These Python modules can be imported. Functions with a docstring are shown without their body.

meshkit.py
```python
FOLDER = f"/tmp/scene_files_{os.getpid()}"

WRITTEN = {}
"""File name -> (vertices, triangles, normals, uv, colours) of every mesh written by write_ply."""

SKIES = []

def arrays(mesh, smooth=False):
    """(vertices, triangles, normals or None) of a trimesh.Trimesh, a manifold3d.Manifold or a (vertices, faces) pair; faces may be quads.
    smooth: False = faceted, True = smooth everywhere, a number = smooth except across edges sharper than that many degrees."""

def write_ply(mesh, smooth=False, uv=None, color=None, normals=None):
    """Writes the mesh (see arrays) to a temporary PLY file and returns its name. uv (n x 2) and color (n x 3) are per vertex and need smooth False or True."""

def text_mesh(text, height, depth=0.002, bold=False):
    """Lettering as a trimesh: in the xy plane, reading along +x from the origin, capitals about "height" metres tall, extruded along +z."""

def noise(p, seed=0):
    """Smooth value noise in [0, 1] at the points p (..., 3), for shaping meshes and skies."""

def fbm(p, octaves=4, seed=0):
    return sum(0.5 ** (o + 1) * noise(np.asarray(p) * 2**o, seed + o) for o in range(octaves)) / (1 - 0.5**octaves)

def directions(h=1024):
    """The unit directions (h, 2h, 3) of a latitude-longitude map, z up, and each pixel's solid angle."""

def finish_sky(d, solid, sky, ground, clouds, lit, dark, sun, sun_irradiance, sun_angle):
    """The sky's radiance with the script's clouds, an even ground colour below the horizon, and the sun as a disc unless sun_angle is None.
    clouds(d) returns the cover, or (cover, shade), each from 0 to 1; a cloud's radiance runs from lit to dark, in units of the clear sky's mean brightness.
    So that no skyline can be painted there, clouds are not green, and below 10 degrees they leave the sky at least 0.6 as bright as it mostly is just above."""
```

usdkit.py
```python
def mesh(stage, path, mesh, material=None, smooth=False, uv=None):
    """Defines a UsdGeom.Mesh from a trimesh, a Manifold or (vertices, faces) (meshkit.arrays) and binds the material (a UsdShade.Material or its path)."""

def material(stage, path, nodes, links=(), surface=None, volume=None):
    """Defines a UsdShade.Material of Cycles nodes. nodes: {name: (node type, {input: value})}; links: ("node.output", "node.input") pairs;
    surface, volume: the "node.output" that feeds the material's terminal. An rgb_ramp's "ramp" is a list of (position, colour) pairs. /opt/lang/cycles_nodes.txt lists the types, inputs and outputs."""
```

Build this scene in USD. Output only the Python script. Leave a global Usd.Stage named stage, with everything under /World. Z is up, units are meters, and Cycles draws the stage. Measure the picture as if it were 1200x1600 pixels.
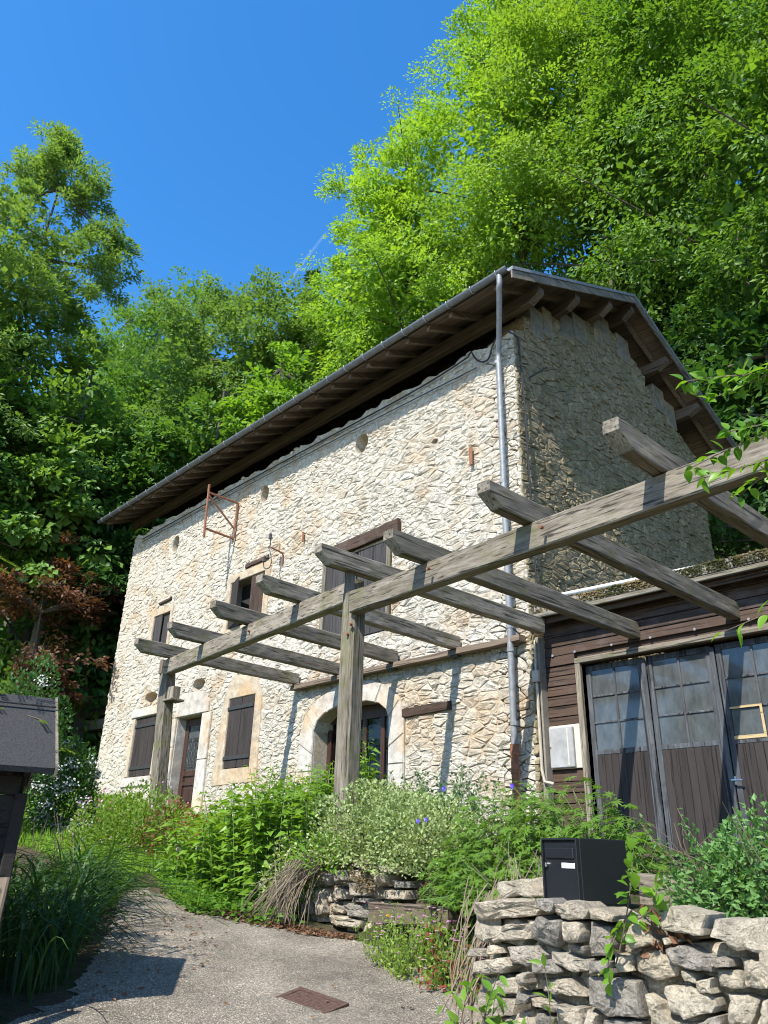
import math
import numpy as np
import trimesh
import usdkit, meshkit
from pxr import Usd, UsdGeom, UsdLux, UsdShade, Gf, Sdf
from scipy.interpolate import RBFInterpolator
from scipy.spatial import Voronoi, Delaunay
from shapely.geometry import Polygon, Point, box as sbox, MultiPolygon
from shapely.ops import unary_union
import shapely

stage = Usd.Stage.CreateInMemory()
UsdGeom.SetStageUpAxis(stage, UsdGeom.Tokens.z)
UsdGeom.SetStageMetersPerUnit(stage, 1.0)
UsdGeom.Xform.Define(stage, '/World')
stage.SetDefaultPrim(stage.GetPrimAtPath('/World'))
UsdGeom.Scope.Define(stage, '/World/Looks')

# ---------------------------------------------------------------- camera, sky, sun, exposure
SUN = np.array([0.160, -0.648, 0.745]); SUN /= np.linalg.norm(SUN)
SUN_POWER, SKY_POWER, EXPOSURE = 1.25, 0.085, 0.92

cam = UsdGeom.Camera.Define(stage, '/World/camera')
right, up, back = (0.6903, 0.7231, 0.0230), (0.2833, -0.2994, 0.9111), (0.6657, -0.6225, -0.4115)
cam.AddTransformOp().Set(Gf.Matrix4d(*right, 0, *up, 0, *back, 0, 0.0, 0.0, 1.5, 1))
cam.CreateHorizontalApertureAttr(24.0)
cam.CreateVerticalApertureAttr(32.0)
cam.CreateFocalLengthAttr(24.0 * 1188.4 / 1200)
cam.CreateClippingRangeAttr(Gf.Vec2f(0.05, 2000))
cam.CreateExposureAttr(EXPOSURE)


def mat(name, nodes, links=(), surface='p.BSDF', **k):
    return usdkit.material(stage, '/World/Looks/' + name, nodes, links, surface=surface, **k)


dome = UsdLux.DomeLight.Define(stage, '/World/sky')
dome.GetPrim().SetCustomDataByKey('kind', 'structure')
dome.GetPrim().SetCustomDataByKey('label', 'deep blue clear sky with a short faint contrail')
# the contrail: a short thin band of high cloud on a great circle
TRAIL_N, TRAIL_MID, TRAIL_ALONG = np.array([0.18146,0.89759,-0.40176]), np.array([-0.60939,0.42328,0.67043]), np.array([0.77183,0.12318,0.62379])
sky = mat('sky_air', {
    's': ('sky_texture', {'sky_type': 'single_scattering', 'sun_disc': False, 'sun_elevation': math.asin(SUN[2]), 'sun_rotation': math.atan2(SUN[0], SUN[1]), 'altitude': 400.0, 'air_density': 1.0, 'aerosol_density': 0.5, 'ozone_density': 2.5}),
    'g': ('texture_coordinate', {}),
    'd': ('vector_math', {'math_type': 'dot_product', 'vector2': TRAIL_N}),
    'ab': ('math', {'math_type': 'absolute'}),
    'w': ('map_range', {'range_type': 'smoothstep', 'from_min': 0.0004, 'from_max': 0.0026, 'to_min': 1.0, 'to_max': 0.0, 'clamp': True}),
    'd2': ('vector_math', {'math_type': 'dot_product', 'vector2': TRAIL_ALONG}),
    'ab2': ('math', {'math_type': 'absolute'}),
    'w2': ('map_range', {'range_type': 'smoothstep', 'from_min': 0.03, 'from_max': 0.05, 'to_min': 1.0, 'to_max': 0.0, 'clamp': True}),
    'd3': ('vector_math', {'math_type': 'dot_product', 'vector2': TRAIL_MID}),
    'pos': ('math', {'math_type': 'greater_than', 'value2': 0.5}),
    'm1': ('math', {'math_type': 'multiply'}), 'm2': ('math', {'math_type': 'multiply'}),
    'n': ('noise_texture', {'scale': 60.0, 'detail': 3.0}),
    'm3': ('math', {'math_type': 'multiply'}), 'm4': ('math', {'math_type': 'multiply', 'value2': 0.30}),
    'mx': ('mix_color', {'b': (6.0, 7.0, 8.0)}),
    'tint': ('hsv', {'saturation': 1.33, 'value': 2.15, 'hue': 0.5}),
    'b': ('background_shader', {'strength': SKY_POWER})},
    [('g.generated', 'd.vector1'), ('d.value', 'ab.value1'), ('ab.value', 'w.value'), ('g.generated', 'd2.vector1'), ('d2.value', 'ab2.value1'), ('ab2.value', 'w2.value'),
     ('g.generated', 'd3.vector1'), ('d3.value', 'pos.value1'), ('w.result', 'm1.value1'), ('w2.result', 'm1.value2'), ('m1.value', 'm2.value1'), ('pos.value', 'm2.value2'),
     ('g.generated', 'n.vector'), ('n.fac', 'm3.value1'), ('m2.value', 'm3.value2'), ('m3.value', 'm4.value1'), ('m4.value', 'mx.fac'), ('s.color', 'tint.color'), ('tint.color', 'mx.a'), ('mx.result', 'b.color')],
    surface='b.background')
UsdShade.MaterialBindingAPI.Apply(dome.GetPrim()).Bind(sky)

sun = UsdLux.DistantLight.Define(stage, '/World/sun')
zx = np.cross([0, 0, 1.0], SUN); zx /= np.linalg.norm(zx); zy = np.cross(SUN, zx)
sun.AddTransformOp().Set(Gf.Matrix4d(*zx, 0, *zy, 0, *SUN, 0, 0, 0, 0, 1))
sun.CreateIntensityAttr(SUN_POWER); sun.CreateAngleAttr(0.53); sun.CreateNormalizeAttr(True)
sun.CreateColorAttr(Gf.Vec3f(1.0, 0.955, 0.87))

# ---------------------------------------------------------------- helpers
R_ = np.random.default_rng


def V3(*a): return np.array(a, float)


def unit(v):
    v = np.asarray(v, float); return v / np.maximum(np.linalg.norm(v, axis=-1, keepdims=True), 1e-9)


def fbm(p, o=3, seed=0): return meshkit.fbm(np.asarray(p, float), o, seed)


class MB:
    """collects vertices and triangles of one mesh"""
    def __init__(s): s.v, s.f, s.n = [], [], 0
    def add(s, v, f):
        v = np.asarray(v, float); f = np.asarray(f, int)
        if not len(f): return s
        if f.shape[1] == 4: f = np.vstack([f[:, [0, 1, 2]], f[:, [0, 2, 3]]])
        s.v.append(v); s.f.append(f + s.n); s.n += len(v); return s
    def tm(s, t): return s.add(t.vertices, t.faces)
    def get(s): return (np.vstack(s.v), np.vstack(s.f)) if s.v else (np.zeros((0, 3)), np.zeros((0, 3), int))


def free(path):
    if not stage.GetPrimAtPath(path): return path
    k = 1
    while stage.GetPrimAtPath('%s_%03d' % (path, k)): k += 1
    return '%s_%03d' % (path, k)


COUNT = {}
def numbered(parent, name):
    k = COUNT.get((parent, name), 0); COUNT[(parent, name)] = k + 1
    return parent + '/' + (name if k == 0 else '%s_%03d' % (name, k))


class Thing:
    """an Xform at the thing's base whose children are its parts"""
    def __init__(s, name, label=None, cat=None, at=(0, 0, 0), group=None, kind=None):
        s.path = numbered('/World', name); s.at = np.array(at, float)
        x = UsdGeom.Xform.Define(stage, s.path); x.AddTranslateOp().Set(Gf.Vec3d(*map(float, at))); s.prim = x.GetPrim()
        keys(s.prim, label, cat, group, kind)
    def part(s, name, mesh, m, smooth=False, under=None, label=None, kind=None):
        v, f = mesh.get() if isinstance(mesh, MB) else (mesh if isinstance(mesh, tuple) else (mesh.vertices, mesh.faces))
        if not len(f): return None
        p = numbered(under or s.path, name)
        usdkit.mesh(stage, p, (np.asarray(v) - s.at, f), m, smooth)
        if label or kind: keys(stage.GetPrimAtPath(p), label, None, None, kind)
        return p


def keys(prim, label=None, cat=None, group=None, kind=None):
    for k, v in (('label', label), ('category', cat), ('group', group), ('kind', kind)):
        if v: prim.SetCustomDataByKey(k, v)


def solo(name, mesh, m, label=None, cat=None, group=None, kind=None, smooth=False):
    v, f = mesh.get() if isinstance(mesh, MB) else (mesh if isinstance(mesh, tuple) else (mesh.vertices, mesh.faces))
    p = numbered('/World', name)
    usdkit.mesh(stage, p, (v, f), m, smooth); keys(stage.GetPrimAtPath(p), label, cat, group, kind)
    return p


def cbox(x0, x1, y0, y1, z0, z1, c=0.0):
    """a box, its edges chamfered by c"""
    if c <= 0:
        t = trimesh.creation.box(bounds=[[x0, y0, z0], [x1, y1, z1]]); return t.vertices, t.faces
    P = []
    for i in range(3):
        for sx in (0, 1):
            for sy in (0, 1):
                for sz in (0, 1):
                    q = np.array([(x0, x1)[sx], (y0, y1)[sy], (z0, z1)[sz]], float)
                    sg = np.array([1 - 2 * sx, 1 - 2 * sy, 1 - 2 * sz]) * c
                    sg[i] = 0; P.append(q + sg)
    h = trimesh.convex.convex_hull(np.array(P)); return h.vertices, h.faces


def beam(p0, p1, w, h, up=(0, 0, 1), c=0.008, seg=1, rough=0.0, seed=0, cut0=0.0):
    """a timber from p0 to p1 (axis through its middle); w across, h along up; chamfered; cut0 slants the lower corner of the first end"""
    p0, p1 = np.array(p0, float), np.array(p1, float); L = np.linalg.norm(p1 - p0); a = (p1 - p0) / L
    s = unit(np.cross(a, up)); u = np.cross(s, a); c = min(c, .3 * w, .3 * h)
    sec = np.array([(-w/2+c, -h/2), (w/2-c, -h/2), (w/2, -h/2+c), (w/2, .03*h), (w/2, h/2-c), (w/2-c, h/2), (-w/2+c, h/2), (-w/2, h/2-c), (-w/2, .03*h), (-w/2, -h/2+c)])
    rg = R_(seed); V = []; n = seg + 1
    for i in range(n):
        t = i / seg * L
        for (x, y) in sec:
            tt = t
            if cut0 and i == 0: tt = cut0 * np.clip((0.03 * h - y) / (0.5 * h), 0, 1)
            V.append(p0 + a * tt + s * x + u * y)
    V = np.array(V)
    if rough: V = V + (fbm(V * 7.0, 2, seed)[:, None] - .5) * rough * (s * rg.uniform(.6, 1.2) + u)[None] + rg.normal(0, rough * .12, V.shape)
    F = []
    for i in range(seg):
        for k in range(10):
            A, B = i * 10 + k, i * 10 + (k + 1) % 10; F += [(A, B, B + 10), (A, B + 10, A + 10)]
    o = seg * 10
    for a, b, g, d in ((0, 1, 2, 9), (9, 2, 3, 8), (8, 3, 4, 7), (7, 4, 5, 6)): F += [(a, g, b), (a, d, g), (o + a, o + b, o + g), (o + a, o + g, o + d)]
    return V, np.array(F)


def tube(path, r, sides=8, caps=True):
    path = np.asarray(path, float); n = len(path); r = np.broadcast_to(np.asarray(r, float), (n,))
    T = unit(np.gradient(path, axis=0)); ref = V3(0, 0, 1) if abs(T[0][2]) < .9 else V3(1, 0, 0)
    V = []
    s = unit(np.cross(T[0], ref))
    for i in range(n):
        s = unit(s - T[i] * np.dot(s, T[i])); u = np.cross(T[i], s)
        for k in range(sides):
            t = 2 * np.pi * k / sides; V.append(path[i] + r[i] * (np.cos(t) * s + np.sin(t) * u))
    F = []
    for i in range(n - 1):
        for k in range(sides):
            A, B = i * sides + k, i * sides + (k + 1) % sides; F += [(A, B, B + sides), (A, B + sides, A + sides)]
    if caps:
        F += [(0, k + 1, k) for k in range(1, sides - 1)]; o = (n - 1) * sides; F += [(o, o + k, o + k + 1) for k in range(1, sides - 1)]
    return np.array(V), np.array(F)


def bez(a, b, c, n=8):
    t = np.linspace(0, 1, n)[:, None]; a, b, c = map(lambda q: np.asarray(q, float), (a, b, c))
    return (1 - t) ** 2 * a + 2 * t * (1 - t) * b + t * t * c


def leaves(P, D, N, L, W, fold=0.12, droop=0.15):
    """many folded leaves: base P, direction D, face normal N, length L, width W; 4 triangles each"""
    P, D, N = np.asarray(P, float), unit(D), np.asarray(N, float); n = len(P)
    L = np.broadcast_to(np.asarray(L, float), (n,))[:, None]; W = np.broadcast_to(np.asarray(W, float), (n,))[:, None]
    S = unit(np.cross(D, N)); N = unit(np.cross(S, D))
    V = np.stack([P, P + D * L * .45 - N * W * fold, P + D * L - N * L * droop, P + D * L * .4 + S * W / 2 + N * W * fold, P + D * L * .4 - S * W / 2 + N * W * fold], 1).reshape(-1, 3)
    F = np.array([(0, 3, 1), (1, 3, 2), (0, 1, 4), (1, 2, 4)])
    return V, (F[None] + 5 * np.arange(n)[:, None, None]).reshape(-1, 3)


def cards(P, D, N, L, W):
    """many small leaves of 2 triangles"""
    P, D = np.asarray(P, float), unit(D); n = len(P)
    L = np.broadcast_to(np.asarray(L, float), (n,))[:, None]; W = np.broadcast_to(np.asarray(W, float), (n,))[:, None]
    S = unit(np.cross(D, N)); M = unit(np.cross(S, D))
    V = np.stack([P, P + D * L * .45 + S * W / 2 + M * W * .12, P + D * L, P + D * L * .45 - S * W / 2 + M * W * .12], 1).reshape(-1, 3)
    F = np.array([(0, 1, 2), (0, 2, 3)])
    return V, (F[None] + 4 * np.arange(n)[:, None, None]).reshape(-1, 3)


# ---------------------------------------------------------------- materials
POS = ('geometry', {})


def stone_mat(name, ramp, scale=9.0, bump=.5, dark=None, rough=.9, speck=.22):
    """limestone: a tone for each stone, mottling and fine relief"""
    nodes = {'g': POS, 'o': ('object_info', {}), 'add': ('math', {'math_type': 'add'}), 'fr': ('math', {'math_type': 'fraction'}),
             'mulr': ('math', {'math_type': 'multiply', 'value2': 7.13}),
             'r': ('rgb_ramp', {'ramp': ramp}), 'n': ('noise_texture', {'scale': scale, 'detail': 6.0, 'roughness': .65}),
             'mr': ('map_range', {'from_min': .25, 'from_max': .75, 'to_min': .5, 'to_max': 1.3}), 'mul': ('mix_color', {'blend_type': 'multiply', 'fac': 1.0}),
             'n2': ('noise_texture', {'scale': scale * 6, 'detail': 5.0, 'roughness': .7}), 'b': ('bump', {'strength': bump, 'distance': .02}),
             'n3': ('noise_texture', {'scale': 1.6, 'detail': 4.0}), 'm3': ('map_range', {'from_min': .5, 'from_max': .68, 'to_min': 0.0, 'to_max': .55, 'clamp': True}),
             'warm': ('mix_color', {'b': dark or (.45, .30, .15)}), 'm2': ('map_range', {'from_min': .3, 'from_max': .7, 'to_min': 1 - speck, 'to_max': 1 + speck * .8}), 'mul2': ('mix_color', {'blend_type': 'multiply', 'fac': 1.0}), 'p': ('principled_bsdf', {'roughness': rough, 'specular_ior_level': .25})}
    links = [('g.random_per_island', 'add.value1'), ('o.random', 'mulr.value1'), ('mulr.value', 'add.value2'), ('add.value', 'fr.value1'), ('fr.value', 'r.fac'), ('g.position', 'n.vector'), ('g.position', 'n2.vector'), ('g.position', 'n3.vector'),
             ('n.fac', 'mr.value'), ('r.color', 'mul.a'), ('mr.result', 'mul.b'), ('n3.fac', 'm3.value'), ('m3.result', 'warm.fac'), ('mul.result', 'warm.a'), ('n2.fac', 'm2.value'), ('warm.result', 'mul2.a'), ('m2.result', 'mul2.b'), ('mul2.result', 'p.base_color'), ('n2.fac', 'b.height'), ('b.normal', 'p.normal')]
    return mat(name, nodes, links)


def wood_mat(name, axis, ramp, fine=52.0, bump=.35, rough=.8, stain=None, stain_amt=.5, crack=.22):
    """grain stretched along axis (0, 1 or 2)"""
    sc = [fine] * 3; sc[axis] = fine * .075
    sc4 = [fine * .8] * 3; sc4[axis] = fine * .02
    sc2 = [fine * .3] * 3; sc2[axis] = fine * .03
    nodes = {'g': POS, 'o': ('object_info', {}), 'off': ('vector_math', {'math_type': 'scale', 'vector1': (9.0, 5.0, 7.0)}), 'ad': ('vector_math', {'math_type': 'add'}),
             'mp': ('mapping', {'scale': sc}), 'mp2': ('mapping', {'scale': sc2}), 'n': ('noise_texture', {'scale': 1.0, 'detail': 5.0, 'roughness': .65, 'distortion': .4}), 'nb': ('noise_texture', {'scale': 1.0, 'detail': 3.0}),
             'mm': ('mix_float', {'fac': .4}), 'r': ('rgb_ramp', {'ramp': ramp}), 'tv': ('map_range', {'to_min': .78, 'to_max': 1.2}), 'mul': ('mix_color', {'blend_type': 'multiply', 'fac': 1.0}),
             'n3': ('noise_texture', {'scale': 3.1, 'detail': 5.0, 'roughness': .7}), 'm3': ('map_range', {'from_min': .52, 'from_max': .66, 'to_min': 0.0, 'to_max': stain_amt if stain else 0.0, 'clamp': True}), 'st': ('mix_color', {'b': stain or (0, 0, 0)}),
             'mp4': ('mapping', {'scale': sc4}), 'n4': ('noise_texture', {'scale': 1.0, 'detail': 3.0, 'roughness': .6}), 'm4': ('map_range', {'from_min': .57, 'from_max': .63, 'to_min': 1.0, 'to_max': crack, 'clamp': True}), 'ck': ('mix_color', {'blend_type': 'multiply', 'fac': 1.0}),
             'hh': ('math', {'math_type': 'multiply'}), 'b': ('bump', {'strength': bump, 'distance': .01}), 'p': ('principled_bsdf', {'roughness': rough, 'specular_ior_level': .3})}
    links = [('ad.vector', 'mp4.vector'), ('mp4.vector', 'n4.vector'), ('n4.fac', 'm4.value'), ('m4.result', 'ck.b'), ('st.result', 'ck.a'), ('n.fac', 'hh.value1'), ('m4.result', 'hh.value2'), ('o.random', 'off.scale'), ('g.position', 'ad.vector1'), ('off.vector', 'ad.vector2'), ('ad.vector', 'mp.vector'), ('ad.vector', 'mp2.vector'), ('mp.vector', 'n.vector'), ('mp2.vector', 'nb.vector'), ('n.fac', 'mm.a'), ('nb.fac', 'mm.b'), ('mm.result', 'r.fac'),
             ('o.random', 'tv.value'), ('r.color', 'mul.a'), ('tv.result', 'mul.b'), ('g.position', 'n3.vector'), ('n3.fac', 'm3.value'), ('m3.result', 'st.fac'), ('mul.result', 'st.a'), ('ck.result', 'p.base_color'), ('hh.value', 'b.height'), ('b.normal', 'p.normal')]
    return mat(name, nodes, links)


def leaf_mat(name, ramp, trans=.35, rough=.5, spec=.3, tcol=1.5):
    nodes = {'g': POS, 'o': ('object_info', {}), 'r': ('rgb_ramp', {'ramp': ramp}), 'n': ('noise_texture', {'scale': .9, 'detail': 3.0}), 'ml': ('map_range', {'from_min': .3, 'from_max': .7, 'to_min': -.25, 'to_max': .25}), 'add': ('math', {'math_type': 'add', 'use_clamp': True}), 'hv': ('hsv', {'saturation': 1.0}), 'ov': ('map_range', {'to_min': .8, 'to_max': 1.18}), 'oh': ('map_range', {'to_min': .512, 'to_max': .49}),
             'p': ('principled_bsdf', {'roughness': rough, 'specular_ior_level': spec}), 't': ('translucent_bsdf', {}), 'tc': ('mix_color', {'blend_type': 'multiply', 'fac': 1.0, 'b': (tcol * 1.15, tcol * 1.1, tcol * .45)}), 'm': ('mix_closure', {'fac': trans})}
    links = [('g.random_per_island', 'add.value1'), ('g.position', 'n.vector'), ('n.fac', 'ml.value'), ('ml.result', 'add.value2'), ('add.value', 'r.fac'), ('r.color', 'hv.color'), ('o.random', 'ov.value'), ('ov.result', 'hv.value'), ('o.random', 'oh.value'), ('oh.result', 'hv.hue'), ('hv.color', 'p.base_color'), ('hv.color', 'tc.a'), ('tc.result', 't.color'), ('p.BSDF', 'm.closure1'), ('t.BSDF', 'm.closure2')]
    return mat(name, nodes, links, surface='m.closure')


def plain(name, col, rough=.6, metal=0.0, noise=.25, scale=12.0, bump=.1, spec=.4):
    nodes = {'g': POS, 'n': ('noise_texture', {'scale': scale, 'detail': 5.0, 'roughness': .65}), 'mr': ('map_range', {'from_min': .25, 'from_max': .75, 'to_min': 1 - noise, 'to_max': 1 + noise}), 'mul': ('mix_color', {'blend_type': 'multiply', 'fac': 1.0, 'a': col}),
             'b': ('bump', {'strength': bump, 'distance': .01}), 'p': ('principled_bsdf', {'roughness': rough, 'metallic': metal, 'specular_ior_level': spec})}
    return mat(name, nodes, [('g.position', 'n.vector'), ('n.fac', 'mr.value'), ('mr.result', 'mul.b'), ('mul.result', 'p.base_color'), ('n.fac', 'b.height'), ('b.normal', 'p.normal')])


LIME = stone_mat('pale_limestone', speck=.16, ramp=[(0, (0.418, 0.369, 0.294)), (.25, (0.499, 0.448, 0.363)), (.5, (0.545, 0.502, 0.422)), (.72, (0.499, 0.429, 0.329)), (.88, (0.572, 0.535, 0.471)), (1, (0.453, 0.410, 0.344))], scale=12, bump=.9, dark=(0.382, 0.258, 0.147))
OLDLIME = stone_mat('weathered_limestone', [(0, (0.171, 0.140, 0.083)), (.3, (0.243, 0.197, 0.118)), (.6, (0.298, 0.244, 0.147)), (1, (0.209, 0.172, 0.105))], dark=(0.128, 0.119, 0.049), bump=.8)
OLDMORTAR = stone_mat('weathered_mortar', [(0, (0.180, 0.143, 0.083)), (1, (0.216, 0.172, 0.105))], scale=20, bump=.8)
DRESSED = stone_mat('dressed_limestone', [(0, (0.453, 0.417, 0.368)), (.5, (0.505, 0.475, 0.426)), (1, (0.418, 0.378, 0.324))], scale=6, bump=.25)
BLOCK = stone_mat('old_concrete_block', [(0, (0.208, 0.186, 0.136)), (1, (0.260, 0.229, 0.169))], scale=8, bump=.3)
MORTAR = stone_mat('lime_mortar', [(0, (0.423, 0.372, 0.291)), (1, (0.468, 0.413, 0.329))], scale=20, bump=.6)
PLASTER = stone_mat('ochre_lime_plaster', [(0, (0.430, 0.362, 0.273)), (1, (0.413, 0.339, 0.246))], scale=5, bump=.25, dark=(0.430, 0.269, 0.126))
DRYSTONE = stone_mat('grey_fieldstone', speck=.5, ramp=[(0, (0.220, 0.202, 0.174)), (.3, (0.318, 0.283, 0.234)), (.55, (0.428, 0.369, 0.282)), (.8, (0.472, 0.396, 0.286)), (1, (0.264, 0.240, 0.208))], scale=13, bump=1.0, dark=(0.099, 0.087, 0.068))
DRYPALE = stone_mat('cream_fieldstone', speck=.42, ramp=[(0, (0.405, 0.350, 0.260)), (.6, (0.502, 0.436, 0.328)), (1, (0.386, 0.340, 0.260))], scale=13, bump=1.0, dark=(0.232, 0.172, 0.106))
GREY = [(.24, (0.036, 0.029, 0.020)), (.42, (0.121, 0.102, 0.075)), (.54, (0.202, 0.175, 0.136)), (.74, (0.333, 0.295, 0.239))]
WGREY = [wood_mat('weathered_timber_%s' % n, i, GREY, stain=(.12, .115, .05), stain_amt=.7) for i, n in enumerate(('x', 'y', 'z'))]
BROWN = [(0, (0.017, 0.012, 0.008)), (.4, (0.048, 0.029, 0.020)), (.7, (0.075, 0.045, 0.030)), (1, (0.123, 0.082, 0.054))]
WBROWN = [wood_mat('stained_siding_%s' % n, i, BROWN, stain=(.10, .085, .075), stain_amt=.4) for i, n in enumerate(('x', 'y', 'z'))]
DARKB = [(0, (0.014, 0.012, 0.010)), (.5, (0.030, 0.024, 0.022)), (1, (0.055, 0.044, 0.040))]
WDARK = [wood_mat('dark_brown_planks_%s' % n, i, DARKB) for i, n in enumerate(('x', 'y', 'z'))]
CHAR = [(0, (0.025, 0.022, 0.022)), (.5, (0.045, 0.041, 0.041)), (1, (0.074, 0.068, 0.066))]
WCHAR = [wood_mat('grey_black_shutter_%s' % n, i, CHAR) for i, n in enumerate(('x', 'y', 'z'))]
ROOFW = [(0, (.055, .038, .027)), (.5, (.135, .102, .074)), (1, (.23, .18, .135))]
WROOF = [wood_mat('roof_timber_%s' % n, i, ROOFW) for i, n in enumerate(('x', 'y', 'z'))]
REDW = [(0, (.018, .010, .008)), (.5, (.042, .021, .015)), (1, (.078, .040, .029))]
WRED = [wood_mat('varnished_red_wood_%s' % n, i, REDW, rough=.45) for i, n in enumerate(('x', 'y', 'z'))]
PAINTG = wood_mat('flaking_grey_paint', 2, [(.25, (0.021, 0.022, 0.025)), (.5, (0.061, 0.066, 0.074)), (.75, (0.164, 0.168, 0.176))], fine=30, stain=(0.029, 0.029, 0.031), stain_amt=.8)
PALEW = wood_mat('bare_yellow_wood', 0, [(0, (.30, .21, .10)), (.5, (.48, .36, .19)), (1, (.62, .50, .30))])
ZINC = plain('weathered_zinc', (0.205, 0.213, 0.221), rough=.5, metal=.15, noise=.3)
ZINCDARK = plain('dark_zinc', (.12, .13, .14), rough=.55, metal=.4, noise=.3)
RUST = plain('rusty_iron', (.20, .085, .045), rough=.85, noise=.5, scale=25, bump=.4)
DARKRUST = plain('brown_rusty_cast_iron', (0.070, 0.038, 0.027), rough=.95, noise=.6, scale=45, bump=.6)
IRON = plain('black_iron', (.03, .03, .03), rough=.6, noise=.3)
CABLE = plain('black_cable', (.02, .02, .022), rough=.5)
BEIGE = plain('beige_conduit', (0.377, 0.328, 0.254), rough=.5)
WHITEP = plain('white_plastic_pipe', (0.508, 0.508, 0.492), rough=.4)
WHITEB = plain('white_board', (0.451, 0.426, 0.361), rough=.7, noise=.15)
CABINET = plain('pale_grey_cabinet', (0.279, 0.279, 0.275), rough=.65, noise=.28, scale=5)
CEMENT = plain('grey_cement', (0.207, 0.184, 0.151), rough=.9, noise=.25, bump=.4)
BLACKP = plain('black_mailbox_paint', (.010, .011, .013), rough=.42, noise=.25, scale=60, bump=.05)
CHROME = plain('chrome_lock', (.7, .7, .72), rough=.2, metal=1.0, noise=.05)
LABELW = plain('white_card', (0.656, 0.656, 0.656), rough=.5, noise=.03)
PRINT = plain('grey_print', (.35, .35, .36), rough=.6, noise=.05)
FELT = plain('roofing_felt', (0.031, 0.031, 0.032), rough=.95, noise=.5, scale=70, bump=1.0)
MOSS = stone_mat('moss', [(0, (.045, .035, .018)), (.5, (.10, .075, .035)), (1, (.07, .07, .02))], scale=30, bump=1.0)
PORC = plain('dark_insulator', (.05, .045, .045), rough=.25)
STRAW = leaf_mat('dry_straw', [(0, (0.217, 0.167, 0.118)), (.5, (0.394, 0.315, 0.236)), (1, (0.542, 0.454, 0.345))], trans=.1, rough=.8)
LITTER = leaf_mat('dry_leaf_litter', [(0, (.16, .075, .04)), (.5, (.33, .19, .11)), (1, (.48, .36, .24))], trans=.1, rough=.8)
BARK = stone_mat('grey_bark', [(0, (.09, .075, .06)), (1, (.14, .12, .10))], scale=14, bump=1.0, dark=(.05, .06, .03))
TWIG = plain('brown_twig', (.10, .075, .05), rough=.8)
STEM = plain('green_stem', (.10, .16, .04), rough=.6)
SOIL_NODES = None
GLASS = mat('dusty_pane', {'g': POS, 'mp': ('mapping', {'scale': (9.0, 9.0, 3.5)}), 'n': ('noise_texture', {'scale': 1.0, 'detail': 8.0, 'roughness': .75}), 'mr': ('map_range', {'from_min': .35, 'from_max': .8, 'to_min': .25, 'to_max': .6, 'clamp': True}),
    't': ('transparent_bsdf', {'color': (.22, .24, .24)}), 'd': ('diffuse_bsdf', {'color': (.17, .185, .185)}), 'm1': ('mix_closure', {}), 'gl': ('glossy_bsdf', {'color': (.9, .95, 1), 'roughness': .08}), 'fr': ('fresnel', {'IOR': 1.5}), 'm2': ('mix_closure', {})},
    [('g.position', 'mp.vector'), ('mp.vector', 'n.vector'), ('n.fac', 'mr.value'), ('mr.result', 'm1.fac'), ('t.BSDF', 'm1.closure1'), ('d.BSDF', 'm1.closure2'), ('fr.fac', 'm2.fac'), ('m1.closure', 'm2.closure1'), ('gl.BSDF', 'm2.closure2')], surface='m2.closure')
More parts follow.
